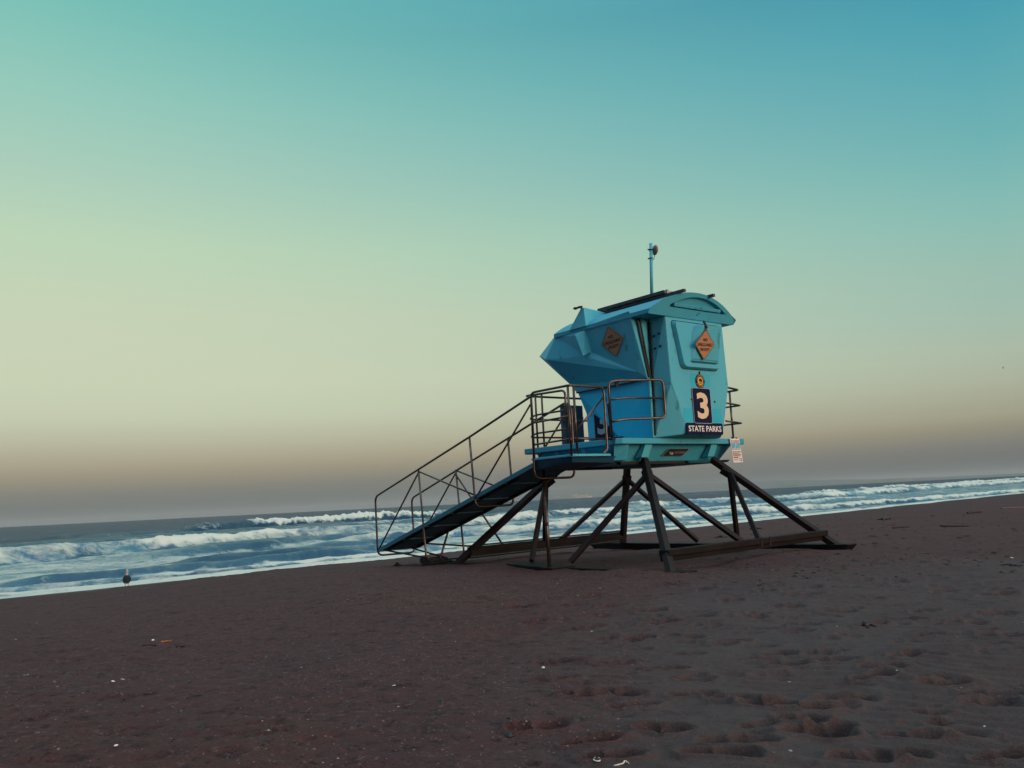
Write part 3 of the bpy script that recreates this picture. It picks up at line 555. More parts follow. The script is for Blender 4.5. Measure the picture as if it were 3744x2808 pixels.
for k in range(len(o_)): kk = (k+1) % len(o_); mb.poly([O1[k], O2[kk] if 0 else O1[kk], O2[kk], O2[k]])
lean = lambda mb: setattr(mb, 'v', [(p[0], p[1]-(p[2]-4.155)*.34+.075, p[2]) for p in mb.v])
lean(mb); fas = mb.build('roof_gable', M['paint_darker'], TW)
mb = MB(); mb.loft([(-.55, -1.63, 4.33), (.73, -1.63, 4.33), (.73, -1.63, 4.40), (-.55, -1.63, 4.40)], [(-.55, -1.712, 4.325), (.73, -1.712, 4.325), (.73, -1.712, 4.385), (-.55, -1.712, 4.385)]); lean(mb); mb.build('vent_bar', M['paint_darker'], fas, bevel=.01)
for (a, z) in ((.16, 4.36), (.14, 4.27), (.10, 4.235), (-.60, 4.365), (.78, 4.36)):
    mb = MB(); mb.disc((a, -1.714 if z > 4.3 and abs(a) < .3 else -1.70, z), (0, -1, 0), .013, .006, 10); lean(mb); mb.build('bolt', M['black'], fas)
# raised corner horns and cross wall on the roof
for w in ((lambda l: l), mirs):
    a, b, c, d, e, g = (-1.165, .36, 4.22), (-1.165, -.10, 4.225), (-1.10, -.01, 4.60), (-1.12, .07, 4.585), (-.70, .03, 4.585), (-.18, .06, 4.55)
    bb, aa = (-.18, -.10, 4.40), (-.18, .40, 4.40)
    mb = MB(); mb.poly(w([a, b, c, d])); mb.poly(w([b, g, e, c])); mb.poly(w([a, d, c, e, g])); mb.poly(w([a, g, aa])); mb.build('roof_horn', M['paint'], TW, bevel=.012, ang=30)
mb = MB()
vane = [(0, 0), (.05, .028), (.10, .012), (.16, .02), (.24, .012), (.24, -.012), (.12, -.016), (.05, -.026)]
mb.loft([(-1.12+.01, .25-a, 4.615+b) for a, b in vane], [(-1.12-.02, .25-a, 4.615+b) for a, b in vane]); mb.beam((-1.12, .04, 4.58), (-1.12, .04, 4.62), .03, .03, up=(1, 0, 0)); mb.build('horn_bracket', M['black'], TW)
# solar panel on rails
sp = MB(); sp.box((-.52, -1.45, 4.625), (.42, .20, 4.665)); spo = sp.build('solar_panel', M['solar'], TW, bevel=.004)
mb = MB(); mb.box((-.53, -1.46, 4.61), (-.505, .21, 4.668)); mb.box((.405, -1.46, 4.61), (.43, .21, 4.668)); mb.box((-.505, -1.46, 4.612), (.405, -1.44, 4.668)); mb.box((-.505, .19, 4.612), (.405, .21, 4.668)); mb.build('panel_frame', M['aludark'], spo)
mb = MB(); mb.box((-.51, -1.475, 4.615), (.3, -1.461, 4.66)); mb.box((-.49, -1.51, 4.60), (-.44, -1.475, 4.675)); mb.build('panel_clamp', M['alu'], spo)
for uu in (-.46, .34):
    mb = MB(); mb.box((uu-.03, -1.88, 4.555), (uu+.03, .12, 4.605)); mb.build('panel_rail', M['aludark'], spo)
    for vv in (-1.55, -.1):
        mb = MB(); mb.beam((uu, vv, arch(uu)-.03), (uu, vv, 4.56), .035, .035, up=(1, 0, 0)); mb.build('rail_foot', M['alu'], spo)
# mast with antenna
mb = MB(); mb.tube([(0.0, -.70, 4.55), (.03, -.76, 5.79)], .031, 14); mast = mb.build('mast', M['paint'], TW)
mb = MB()
for rr2, dd in ((.03, 0), (.075, .012), (.094, .03), (.09, .05), (.05, .066), (.01, .07)):
    pass
ax = Vector((.82, -.30, -.05)).normalized(); x_ = ax.cross(Vector((0, 0, 1))).normalized(); y_ = ax.cross(x_); cc = Vector((.075, -.775, 5.665))
mb.rings([[cc+ax*dd+(x_*math.cos(2*math.pi*k/20)+y_*math.sin(2*math.pi*k/20))*rr2 for k in range(20)] for rr2, dd in ((.03, 0), (.08, .008), (.098, .025), (.096, .045), (.06, .068), (.012, .075))])
mb.build('antenna', M['dish'], mast)
mb = MB(); mb.disc((.027, -.752, 5.655), (0, 0, 1), .042, .022, 14); mb.beam((-.03, -.75, 5.665), (-.05, -.745, 5.665), .02, .02); mb.beam((.04, -.755, 5.67), cc+ax*.01, .03, .03); mb.build('mast_clamp', M['black'], mast); mb = MB(); mb.disc((.022, -.742, 5.49), (0, 0, 1), .038, .02, 14); mb.beam((-.0, -.742, 5.5), (-.045, -.735, 5.49), .03, .02); mb.build('mast_clamp', M['black'], mast)
mb = MB(); mb.tube([cc+ax*.01+Vector((0, 0, -.09)), cc+Vector((0, 0, -.17)), (.045, -.75, 5.46)], .006, 6, .05); mb.build('antenna_cable', M['black'], mast)
# --- deck
def octa(ux, v0, v1, c, dx=0.): return [(-ux+c, v0), (ux-c, v0), (ux, v0+c), (ux, v1-c), (ux-c, v1), (-ux+c, v1), (-ux, v1-c), (-ux, v0+c)]
mb = MB(); a = octa(1.74, -1.30, 1.25, .09); mb.loft([(p, q, 1.955) for p, q in a], [(p, q, 2.055) for p, q in a]); mb.build('deck', M['paint_darker'], TW, bevel=.012)
mb = MB(); a = octa(1.60, -1.13, 1.10, .12); b = octa(1.50, -.94, 1.02, .20); mb.loft([(p, q, 1.67) for p, q in b], [(p, q, 1.956) for p, q in a]); mb.build('deck_tub', M['paint_darker'], TW, bevel=.02)
for uu in (-.98, .80):
    mb = MB(); mb.loft([(uu-.10, -1.0, 1.72), (uu+.08, -1.0, 1.72), (uu+.08, -1.165, 1.73), (uu-.10, -1.165, 1.73)], [(uu-.05, -1.15, 1.953), (uu+.13, -1.15, 1.953), (uu+.13, -1.235, 1.953), (uu-.05, -1.235, 1.953)]); mb.build('deck_rib', M['paint'], TW, bevel=.01)
mb = MB(); mb.loft([(-1.62, -1.02, 1.69), (-1.46, -1.19, 1.69), (-1.36, -1.0, 1.69), (-1.50, -.9, 1.69)], [(-1.66, -1.10, 1.953), (-1.46, -1.25, 1.953), (-1.38, -1.14, 1.953), (-1.54, -1.0, 1.953)]); mb.build('deck_rib', M['paint'], TW, bevel=.01)
for vv in (-.35, .35):
    mb = MB(); mb.loft([(-1.50, vv, 1.72), (-1.50, vv+.1, 1.72), (-1.58, vv+.1, 1.73), (-1.58, vv, 1.73)], [(-1.55, vv, 1.953), (-1.55, vv+.1, 1.953), (-1.635, vv+.1, 1.953), (-1.635, vv, 1.953)]); mb.build('deck_rib', M['paint'], TW, bevel=.01)
mb = MB(); mb.loft([(.30, -1.06, 1.63), (1.40, -1.06, 1.63), (1.40, .95, 1.63), (.30, .95, 1.63)], [(.20, -1.10, 1.672), (1.45, -1.10, 1.672), (1.45, 1.0, 1.672), (.20, 1.0, 1.672)]); mb.build('deck_keel', M['paint_dark'], TW)
mb = MB(); mb.box((-1.45, -1.03, 1.625), (.22, -.93, 1.673)); mb.box((-1.45, .85, 1.625), (.25, .95, 1.673)); mb.build('deck_bearer', M['steel'], TW)
# "NO DIVING" plate
c0 = [(-.30, 1.885), (.29, 1.885), (.17, 1.755), (-.42, 1.755)]
q = rpoly([Vector((a, z, 0)) for a, z in c0], .035); q = [(p.x, p.y) for p in q]
vface = lambda z: -.94-(z-1.67)/.286*.22
sc_ = lambda k: [(-.065+(a+.065)*k, 1.82+(z-1.82)*k) for a, z in q]
mb = MB(); mb.loft([(a, vface(z)+.01, z) for a, z in q], [(a, vface(z)-.012, z) for a, z in q]); nd = mb.build('notice_plate', M['black'], TW)
mb = MB(); k1, k2 = sc_(.97), sc_(.92)
for k in range(len(q)):
    kk = (k+1) % len(q); mb.poly([(a, vface(z)-.0145, z) for a, z in (k1[k], k1[kk], k2[kk], k2[k])])
mb.build('plate_edge', M['greyv'], nd)
upv = Vector((0, -.22, .286)).normalized()
text('lettering', 'NO DIVING', (.04, vface(1.82)-.020, 1.82), RX, upv, .30, .050, mat('faded_grey_lettering', (.26, .28, .285), .6, c2=(.22, .24, .245)), nd, weight=.01)
mb = MB(); mb.box((-.235, vface(1.82)-.018, 1.785), (-.145, vface(1.82)-.0125, 1.86)); ic = mb.build('pictogram', M['greyv'], nd)
mb = MB(); mb.beam((-.23, vface(1.82)-.019, 1.79), (-.15, vface(1.82)-.019, 1.855), .012, .004, up=(0, -1, 0)); mb.beam((-.20, vface(1.82)-.019, 1.85), (-.17, vface(1.82)-.019, 1.80), .016, .004, up=(0, -1, 0)); mb.build('diver_mark', M['black'], ic)
# --- landing beside the deck
mb = MB(); a = [(-2.63, -1.08), (-2.56, -1.13), (-1.80, -1.13), (-1.72, -1.08), (-1.72, -.08), (-2.63, -.08)]
mb.loft([(p, q, 1.765) for p, q in a], [(p, q, 1.805) for p, q in a]); ld = mb.build('landing', M['paint'], TW, bevel=.008)
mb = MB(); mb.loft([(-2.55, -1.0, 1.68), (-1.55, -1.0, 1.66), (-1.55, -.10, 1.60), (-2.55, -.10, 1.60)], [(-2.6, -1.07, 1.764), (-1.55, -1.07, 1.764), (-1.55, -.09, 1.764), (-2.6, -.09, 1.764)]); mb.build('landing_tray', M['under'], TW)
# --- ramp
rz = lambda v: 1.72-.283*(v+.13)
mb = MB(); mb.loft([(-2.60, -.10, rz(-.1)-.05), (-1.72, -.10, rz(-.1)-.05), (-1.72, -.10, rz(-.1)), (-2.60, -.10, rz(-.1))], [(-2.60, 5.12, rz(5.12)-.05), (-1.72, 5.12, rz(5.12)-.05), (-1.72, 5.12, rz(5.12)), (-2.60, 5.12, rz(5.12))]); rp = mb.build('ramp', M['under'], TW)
for uu in (-2.615, -1.705):
    mb = MB(); mb.beam((uu, -.10, rz(-.1)-.025), (uu, 5.12, rz(5.12)-.025), .026, .075); mb.build('ramp_edge', M['paint_dark'], rp)
for vv in (.75, 1.62, 2.45, 3.3, 4.2):
    mb = MB(); mb.beam((-2.59, vv, rz(vv)-.06), (-1.73, vv, rz(vv)-.058), .03, .02); mb.build('ramp_batten', M['under'], rp)
mb = MB(); mb.beam((-1.78, .4, rz(.4)-.075), (-1.78, 4.9, rz(4.9)-.075), .05, .05); mb.beam((-2.5, .4, rz(.4)-.07), (-2.5, 4.9, rz(4.9)-.07), .03, .03); mb.build('ramp_stringer', M['steel'], rp)
OU, IU = -2.62, -1.69
TB = M['tube']
def pipe(name, pts, r=.021, fil=.09, parent=None, m=None): mb = MB(); mb.tube(pts, r, 10, fil); return mb.build(name, m or TB, parent or TW)
hr = lambda v: 2.84-.279*(v+.17)
pipe('handrail', [(OU, -.15, 2.86), (OU, 1.66, hr(1.66)), (OU, 5.20, hr(5.20)), (OU, 5.16, .10), (IU, 5.16, .10), (IU, 5.22, hr(5.22)-.06), (IU, -.0, 2.80), (IU, -.14, 2.70), (IU, -.12, 1.46), (OU, -.13, 1.46), (OU, -.15, 2.90)], fil=.13)
for vv, lo in ((1.64, rz(1.6)-.20), (3.42, 0.02)):
    pipe('ramp_frame', [(OU, vv+.04, hr(vv)), (OU, vv-.06 if lo > .5 else 3.28, lo), (IU, vv-.02 if lo > .5 else 3.30, lo), (IU, vv+.06, hr(vv)-.03)], fil=.13)
for uu in (OU, IU):
    pipe('ramp_brace', [(uu, -.12, 2.72), (uu, 1.58, rz(1.6)-.05)], .017)
    pipe('ramp_brace', [(uu, 3.44, hr(3.44)-.05), (uu, 1.64, rz(1.6)+.03)], .017)
    pipe('ramp_brace', [(uu, 3.44, hr(3.44)-.05), (uu, 5.12, rz(5.1)-.02)], .017)
pipe('tie_rod', [(-2.55, 5.12, .22), (-2.38, 3.28, .03)], .018); pipe('tie_rod', [(-1.80, 5.12, .20), (-2.15, 3.25, .04)], .018); pipe('tie_rod', [(-1.69, 5.0, .30), (-1.55, 2.72, .22)], .02)
pipe('ramp_strut', [(-1.70, 3.48, 1.72), (-1.14, 2.70, .22)], .02); pipe('ramp_strut', [(-1.75, 3.66, .72), (-2.30, 3.28, .03)], .022)
pole = pipe('support_pole', [(-2.25, .05, 1.70), (-2.60, -.36, -.12)], .032)
mb = MB(); mb.disc((-2.47, -.20, .66), Vector((.35, .41, 1.82)), .037, .05, 12); mb.build('pole_sleeve', M['steel'], pole)
# --- guard rails
z1, z2, z3 = 2.92, 2.50, 2.10
pipe('guard_rail', [(OU, -.15, 1.80), (OU, -.15, 2.92), (OU, -1.08, 2.92), (OU+.03, -1.11, 2.92), (-1.83, -1.11, 2.92), (-1.83, -1.11, 1.86), (-1.95, -1.11, 1.80)], fil=.10)
pipe('guard_rail', [(OU, -1.08, 1.78), (OU, -1.08, 2.90)]); pipe('guard_rail', [(OU+.10, -1.11, 1.78), (OU+.10, -1.11, 2.90)])
for zz in (2.42, 2.05): pipe('guard_rail', [(OU, -.15, zz-.02), (OU, -1.10, zz)], .017)
pipe('guard_rail', [(OU+.05, -1.11, 2.05), (-1.83, -1.11, 2.05)], .017); pipe('guard_rail', [(OU+.08, -1.11, 2.16), (-1.84, -1.11, 2.76)], .017)
# deck guard towards the ramp and the sea
pipe('guard_rail', [(IU-.02, -.02, 2.02), (IU-.02, -.02, 3.02), (IU-.02, 1.10, 3.05), (1.70, 1.10, 3.05), (1.70, -.98, 3.0), (1.70, -1.24, 3.0), (.90, -1.49, 3.0)], fil=.10)
for zz in (2.66, 2.32): pipe('guard_rail', [(IU-.02, -.02, zz), (IU-.02, .85, zz), (IU+.05, 1.10, zz-.05), (1.66, 1.10, zz-.05)], .018, .12)
for vv in (.62, .80): pipe('guard_post', [(IU-.02, vv, 2.02), (IU-.02, vv, 3.04)], .019)
for zz in (2.70, 2.36): pipe('guard_rail', [(1.70, 1.08, zz), (1.70, -1.24, zz), (.90, -1.49, zz)], .018, .03)
pipe('guard_post', [(1.70, -1.02, 2.04), (1.70, -1.02, 2.98)], .02); pipe('guard_post', [(1.70, 1.08, 2.04), (1.70, 1.08, 3.0)], .02)
# cantilevered guard at the near corner of the cabin
pipe('guard_rail', [(-1.765, -1.17, 2.03), (-1.765, -1.17, 3.0), (-1.60, -1.25, 3.03), (-.735, -1.475, 3.05), (-.735, -1.475, 2.39), (-1.55, -1.26, 2.37), (-1.765, -1.19, 2.33)], fil=.10)
pipe('guard_rail', [(-1.765, -1.18, 2.70), (-1.55, -1.26, 2.73), (-.735, -1.475, 2.73)], .018)
mb = MB(); mb.beam((-1.765, -1.17, 2.03), (-1.765, -1.17, 2.06), .10, .10, up=(1, 0, 0)); mb.build('post_foot', M['steel'], TW)
mb = MB(); mb.box((-1.62, -1.20, 2.92), (-1.55, -1.17, 3.02)); mb.build('rail_bracket', M['steel'], TW)
# --- steel legs
def leg(i, j):
    f = lambda z: (i*2.256*(1-z/2.843), j*2.666*(1-z/2.843), z)
    zg = .045*(i > 0)-.06
    mb = MB(); mb.beam(f(zg-.10), f(1.70), .112, .112, up=(i*.3, j, 0)); mb.build('leg', M['steel'], TW, bevel=.008)
    a = f(1.44); zb = .10+.04*(i > 0)
    mb = MB(); mb.beam(a, (i*2.256, j*.50, zb-.05), .078, .078, up=(1, 0, 0)); mb.build('leg_brace', M['steel'], TW, bevel=.006)
    mb = MB(); mb.beam(a, (i*.22, j*2.48, .24), .078, .078, up=(0, 1, 0)); mb.build('leg_brace', M['steel'], TW, bevel=.006)
    mb = MB(); mb.beam((a[0]*1.02, a[1]*1.02, 1.38), (a[0]*.92, a[1]*.92, 1.50), .14, .14, up=(i*.3, j, 0)); mb.build('gusset', M['steel'], TW, bevel=.01)
for i in (-1, 1):
    for j in (-1, 1): leg(i, j)
for uu, z0, v0, v1 in ((-2.256, -.115, -2.92, 3.35), (2.256, -.04, -2.84, 3.3)):
    mb = MB(); pr = [(v0-.13, z0+.08), (v0+.1, z0-.12), (v1, z0-.12), (v1+.40, z0+.12), (v1+.30, z0+.14), (v1-.05, z0+.09), (v0+.05, z0+.09), (v0-.1, z0+.095)]
    mb.loft([(uu-.16, a, b) for a, b in pr], [(uu+.16, a, b) for a, b in pr]); mb.build('skid', M['steel_dark'], TW, bevel=.01)
for j, w, h in ((-1, .20, .20), (1, .13, .24)):
    vv = j*2.48
    mb = MB(); mb.beam((-2.16, vv, .215), (2.14, vv, .255), w, .09); mb.beam((-2.16, vv+.03*j*-1, .13), (2.14, vv+.03*j*-1, .17), w*.55, .085)
    if j > 0: mb.beam((-2.16, vv-.07, .17), (2.14, vv-.07, .21), .03, .05); mb.beam((-2.16, vv-.0, .285), (2.14, vv, .325), .2, .02); mb.beam((-2.16, vv, .06), (2.14, vv, .10), .2, .02)
    mb.build('cross_beam', M['steel_dark'], TW, bevel=.008)
for (uu, vv) in ((.12, -2.585), (.36, -2.585)):
    mb = MB(); mb.beam((uu, vv, .14), (uu+.03, vv, .30), .03, .012, up=(0, -1, 0)); mb.build('beam_cleat', M['steel'], TW)
mb = MB(); mb.beam((-2.46, -.55, -.055), (-2.40, .70, -.02), .50, .09); mb.build('base_plate', M['steel_dark'], TW)
mb = MB(); mb.beam((-2.42, 3.05, -.05), (-2.28, 3.62, .02), .5, .09); mb.build('base_plate', M['steel_dark'], TW)
# --- separate things hung on or standing on the tower
def hung(name, lp, label, cat, group=None):
    t = thing(name, L2W(lp), TA); tag(t, label, cat, group); return t, lp
def diamond(c, right, up, label, h=.28, weight=.01):
    c = Vector(c); right = Vector(right); up = Vector(up); n_ = right.normalized().cross(up.normalized())
    t, off = hung('diamond_sign', tuple(c-up.normalized()*h), label, 'sign', 'orange diamond warning signs on the tower')
    P4 = rpoly([Vector((0, h, 0)), Vector((-h, 0, 0)), Vector((0, -h, 0)), Vector((h, 0, 0))], .03)
    rel = [(p.x, p.y) for p in P4]
    mk = lambda k, d: [c+right*a*k+up*b*k+n_*d for a, b in rel]
    mb = MB(); mb.loft(mk(1, 0), mk(1, .008)); mb.build('sign_face', M['orange'], t, off=off)
    mb = MB(); a, b = mk(.985, .0105), mk(.945, .0105)
    for k in range(len(a)): kk = (k+1) % len(a); mb.poly([a[k], a[kk], b[kk], b[k]])
    mb.build('border', M['black'], t, off=off)
    for s, dy, w in (('NO', .088, .115), ('LIFEGUARD', 0, .42), ('ON DUTY', -.088, .27)):
        text('lettering', s, c+up*dy*h/.28+n_*.0105, right, up, w*h/.28, .056*h/.28, M['black'], t, off=off, weight=.018)
    return t, off, n_
upr = Vector((-.02, -.13, .59)).normalized(); rtr = Vector((1, 0, .02)).normalized(); rtr = (rtr-upr*rtr.dot(upr)).normalized()
t, off, n_ = diamond((.085, -1.785, 3.675), rtr, upr, 'bright orange diamond sign tilted on the window shutter above the number 3', .275)
mb = MB(); mb.beam((.09, -1.80, 4.10), (.095, -1.865, 3.945), .045, .02, up=(0, -1, 0)); mb.build('hanger_strap', M['black'], t, off=off)
mb = MB(); mb.disc((.095, -1.87, 3.94), (0, -1, 0), .02, .012, 12); mb.build('hook', M['alu'], t, off=off)
# plane of the upper side shutter
pA, pB, pE = Vector(A), Vector(B), Vector(E_); nl = (pE-pA).cross(pB-pA).normalized()
if nl.x > 0: nl = -nl
cl = Vector((-1.05, -.665, 3.845)); cl = cl-nl*(cl-pA).dot(nl)+nl*.02
rl_ = Vector((0, -1, 0)); rl_ = (rl_-nl*rl_.dot(nl)).normalized(); ul = nl.cross(rl_).normalized()
if ul.z < 0: ul = -ul
ul = (ul+rl_*-.06).normalized(); rl_ = (rl_-ul*rl_.dot(ul)).normalized()
diamond(cl, rl_, ul, 'shaded brownish orange diamond sign on the dark blue side shutter left of the hinge', .285)
# rip current notice hanging at the deck corner
c = Vector((1.335, -1.335, 1.83)); t, off = hung('rip_current_notice', (1.335, -1.335, 1.60), 'white beach safety notice with red bars hanging from the right deck corner', 'sign')
RW, RH = .285, .45
rt2 = Vector((1, 0, 0)); up2 = Vector((-.16, 0, 1)); up2 = Vector((-.13, .0, 1)).normalized()
def rcb(name, a0, a1, b0, b1, m, d, par):
    mb = plate([(a0, b0), (a1, b0), (a1, b1), (a0, b1)], c-Vector((0, d, 0)), rt2, up2, .0015); return mb.build(name, m, par, off=off)
mb = plate(rrect(RW, RH, .012), c, rt2, up2, .006); pl = mb.build('notice_board', M['white'], t, off=off)
for a in (-.07, .07): mb = MB(); mb.beam(c+up2*(RH/2-.005)+rt2*a-Vector((0, .004, 0)), c+up2*(RH/2+.03)+rt2*a-Vector((0, -.01, 0)), .02, .01, up=(0, -1, 0)); mb.build('strap', M['black'], t, off=off)
text('lettering', 'RIP CURRENTS', c+up2*.178-Vector((0, .009, 0)), rt2, up2, .245, .026, M['red'], pl, off=off, weight=.02)
rcb('rule', -.12, .12, .146, .152, M['black'], .009, pl)
pic = rcb('beach_picture', -.128, .128, .018, .138, M['blueink'], .009, pl)
mb = MB()
for sg in (-1, 1): mb.tube([c+rt2*sg*a+up2*b-Vector((0, .013, 0)) for a, b in ((.015, .12), (.02, .07), (.06, .035), (.115, .03))], .005, 6, .03)
mb.tube([c+rt2*a+up2*.028-Vector((0, .013, 0)) for a in (-.12, -.05, .05, .12)], .005, 6, .01); mb.tube([c+rt2*a+up2*b-Vector((0, .013, 0)) for a, b in ((-.018, .12), (0, .13), (.018, .12))], .004, 6, .02); mb.build('surf_line', M['white'], pic, off=off)
rcb('red_bar', -.125, .125, -.035, -.018, M['red'], .009, pl); rcb('red_bar', -.125, .02, -.142, -.122, M['red'], .009, pl)
for b, a1 in ((-.052, .05), (-.066, .10), (-.08, .115), (-.094, .09), (-.108, .11), (-.158, .0), (-.172, .02), (-.186, -.01)): rcb('text_line', -.12, a1, b-.003, b+.003, M['black'] if b > -.1 else M['greyv'], .009, pl)
for k in range(3):
    for b in (-.155, -.185): rcb('icon', .045+k*.027, .063+k*.027, b-.008, b+.008, M['black'] if (k+int(b*1000)) % 2 else M['greyv'], .009, pl)
# grey board standing on the seaward side of the deck
t = tag(thing('deck_board', L2W((-.46, 1.20, 2.056)), TA), 'flat slate grey board standing upright on the deck behind the railings', 'board')
mb = MB(); mb.box((-.26, -.03, .002), (.30, .03, .865)); bd = mb.build('board_face', M['panel'], t, bevel=.006)
mb = MB(); mb.box((-.26, -.04, .60), (.30, -.031, .63)); mb.build('batten', M['panel'], bd)
# ------------------------------------------------------------------ far shore, ship, birds
def hills():
    m = mat('hazy_coast_scrub', (.10, .115, .10), .9, c2=(.15, .14, .12), nscale=.004, c3=(.22, .21, .19), c3scale=.01, c3lo=.6)
    az = np.linspace(-2.6, 44, 420); e = np.interp(az, [-2.6, -1.6, -.56, 2.1, 4, 9.2, 16.4, 21.2, 26, 30, 44], [0, .45, .66, .62, .61, .545, .47, .26, .15, .13, .10])
    dist = np.interp(az, [-3, 16, 22, 44], [14000, 14000, 12500, 11000]); e = e*(1+.10*(fbm(az/1.1, az*0, 4, 300)-.5)*2)
    ks = [0, .25, .55, .8, 1., .8, 0]; dd = [0, 250, 700, 1200, 1700, 2400, 3500]; X = []; Y = []; Z = []
    for k, d in zip(ks, dd):
        r = dist+d; h = np.tan(np.radians(e))*(dist+1700)*k*(1+.25*(fbm(az/.6, az*0+k*7, 3, 310)-.5)*(0 < k < 1))
        X.append(r*np.sin(np.radians(az))); Y.append(r*np.cos(np.radians(az))); Z.append(h-1)
    o = grid_mesh('hills', np.array(X), np.array(Y), np.array(Z), m); tag(o, 'low hazy headland across the bay', kind='structure')
hills()
def ship():
    d = 10800; a = R(4.12); loc = Vector((d*math.sin(a), d*math.cos(a), 0)); t = tag(thing('cruise_ship', loc, -a), 'pale white cruise ship on the horizon in front of the hazy headland', 'ship')
    wm = mat('white_ship_paint', (.52, .53, .50), .6, c2=(.45, .46, .45), nscale=.05); gm_ = mat('ship_window_glass', (.10, .12, .14), .2, c2=(.16, .18, .2), nscale=.06)
    mb = MB()
    st = [(-117, 3, 15), (-105, 14, 16), (-60, 17, 16), (40, 17, 16), (85, 12, 17), (108, 5, 19), (122, .6, 21)]
    mb.rings([[(x, -w, zt), (x, -w*.9, 0), (x, w*.9, 0), (x, w, zt)] for x, w, zt in st], sm=False); mb.build('hull', wm, t)
    mb = MB()
    for x0, x1, z0, z1, w in ((-110, 88, 16, 26, 16), (-104, 78, 26.1, 33, 15), (-96, 66, 33.1, 39, 14)): mb.loft([(x0, -w, z0), (x1, -w, z0), (x1, w, z0), (x0, w, z0)], [(x0+2, -w, z1), (x1-8, -w, z1), (x1-8, w, z1), (x0+2, w, z1)])
    su = mb.build('superstructure', wm, t)
    for z, x0, x1, w in ((19, -106, 82, 16.3), (23, -104, 80, 16.3), (29, -100, 70, 15.3), (36, -92, 58, 14.3)):
        mb = MB(); mb.box((x0, -w, z), (x1, w, z+1.4)); mb.build('window_band', gm_, su)
    mb = MB(); mb.loft([(-70, -6, 39), (-48, -6, 39), (-48, 6, 39), (-70, 6, 39)], [(-74, -5, 51), (-58, -5, 51), (-58, 5, 51), (-74, 5, 51)]); mb.build('funnel', wm, t)
    mb = MB(); mb.loft([(48, -8, 39), (64, -8, 39), (64, 8, 39), (48, 8, 39)], [(50, -7, 45), (60, -7, 45), (60, 7, 45), (50, 7, 45)]); mb.beam((52, 0, 45), (50, 0, 56), 1.5, 1.5, up=(1, 0, 0)); mb.build('bridge_mast', wm, t)
    mb = MB(); mb.loft([(-118, -10, 15), (-110, -10, 15), (-110, 10, 15), (-118, 10, 15)], [(-124, -9, 41), (-119, -9, 41), (-119, 9, 41), (-124, 9, 41)]); mb.build('stern_block', wm, t)
ship()
def lathe_path(mb, st, n=12):   # st: (point, right, up, a, b)
    mb.rings([[Vector(c)+Vector(r)*a*math.cos(2*math.pi*k/n)+Vector(u)*b*math.sin(2*math.pi*k/n) for k in range(n)] for c, r, u, a, b in st])
def gull():
    x, y = -11.62, 26.30; z = ground(x, y)
    az = math.atan2(-.35, 1)
    X_, Y_, Z_ = (1, 0, 0), (0, 1, 0), (0, 0, 1)
    mb = MB(); gm = [mat('gull_back_feathers', (.007, .007, .008), .9, c2=(.012, .012, .013), nscale=20), mat('gull_white_feathers', (.42, .39, .36), .7, c2=(.34, .31, .29), nscale=25), mat('gull_leg_skin', (.35, .25, .18), .6, c2=(.28, .2, .15), nscale=30)]
    # one body: tail at the viewer, raised white neck and head facing the sea (+Y)
    path = [((0, -.20, .115), .012, .006), ((0, -.15, .13), .045, .02), ((0, -.09, .150), .082, .075), ((0, -.02, .19), .098, .105), ((0, .05, .235), .088, .098), ((0, .10, .29), .066, .07), ((0, .125, .34), .046, .05), ((0, .135, .385), .038, .044), ((0, .145, .42), .036, .044), ((0, .165, .455), .036, .038), ((0, .195, .468), .024, .026), ((0, .215, .463), .012, .014), ((0, .262, .452), .005, .006)]
    rings = []
    for i, (c, a, b) in enumerate(path):
        p = Vector(path[max(i-1, 0)][0]); q = Vector(path[min(i+1, len(path)-1)][0]); d = (q-p).normalized(); rt = Vector((1, 0, 0)); up = rt.cross(d)
        rings.append([Vector(c)+rt*a*math.cos(2*math.pi*k/14)+up*b*math.sin(2*math.pi*k/14) for k in range(14)])
    mb.rings(rings); nbody = len(mb.f)
    for sg in (-1, 1):   # folded wings hugging the body, tips crossing the tail
        w = [((sg*.070, .09, .25), .03, .06), ((sg*.082, .02, .215), .035, .075), ((sg*.075, -.08, .175), .03, .055), ((sg*.06, -.17, .14), .022, .035), ((sg*.02, -.25, .105), .008, .012)]
        mb.rings([[Vector(c)+Vector((1, 0, 0))*a*math.cos(2*math.pi*k/10)+Vector((0, .4, .9))*b*math.sin(2*math.pi*k/10) for k in range(10)] for c, a, b in w])
    nw = len(mb.f)
    for sg in (-1, 1):
        mb.tube([(sg*.04, .0, .13), (sg*.042, .01, .07), (sg*.042, -.005, .012)], .008, 8, .02)
        for dx in (-.025, 0, .025): mb.tube([(sg*.042, -.005, .010), (sg*.042+dx, .05, .006)], .005, 6)
    o = mb.build('seagull', gm, None, weld=False); o.location = (x, y, z-.004); o.rotation_euler = (0, 0, -az*0+.38)
    for i, p in enumerate(o.data.polygons):
        c = p.center
        p.material_index = 2 if i >= nw else (1 if (c.z > .335 or (c.y > .13 and c.z > .24)) and i < nbody else (1 if c.y < -.235 or (i < nbody and c.z < .125 and c.y < -.1) else 0))
    tag(o, 'white headed gull with dark back standing at the water edge facing the sea', 'bird')
gull()
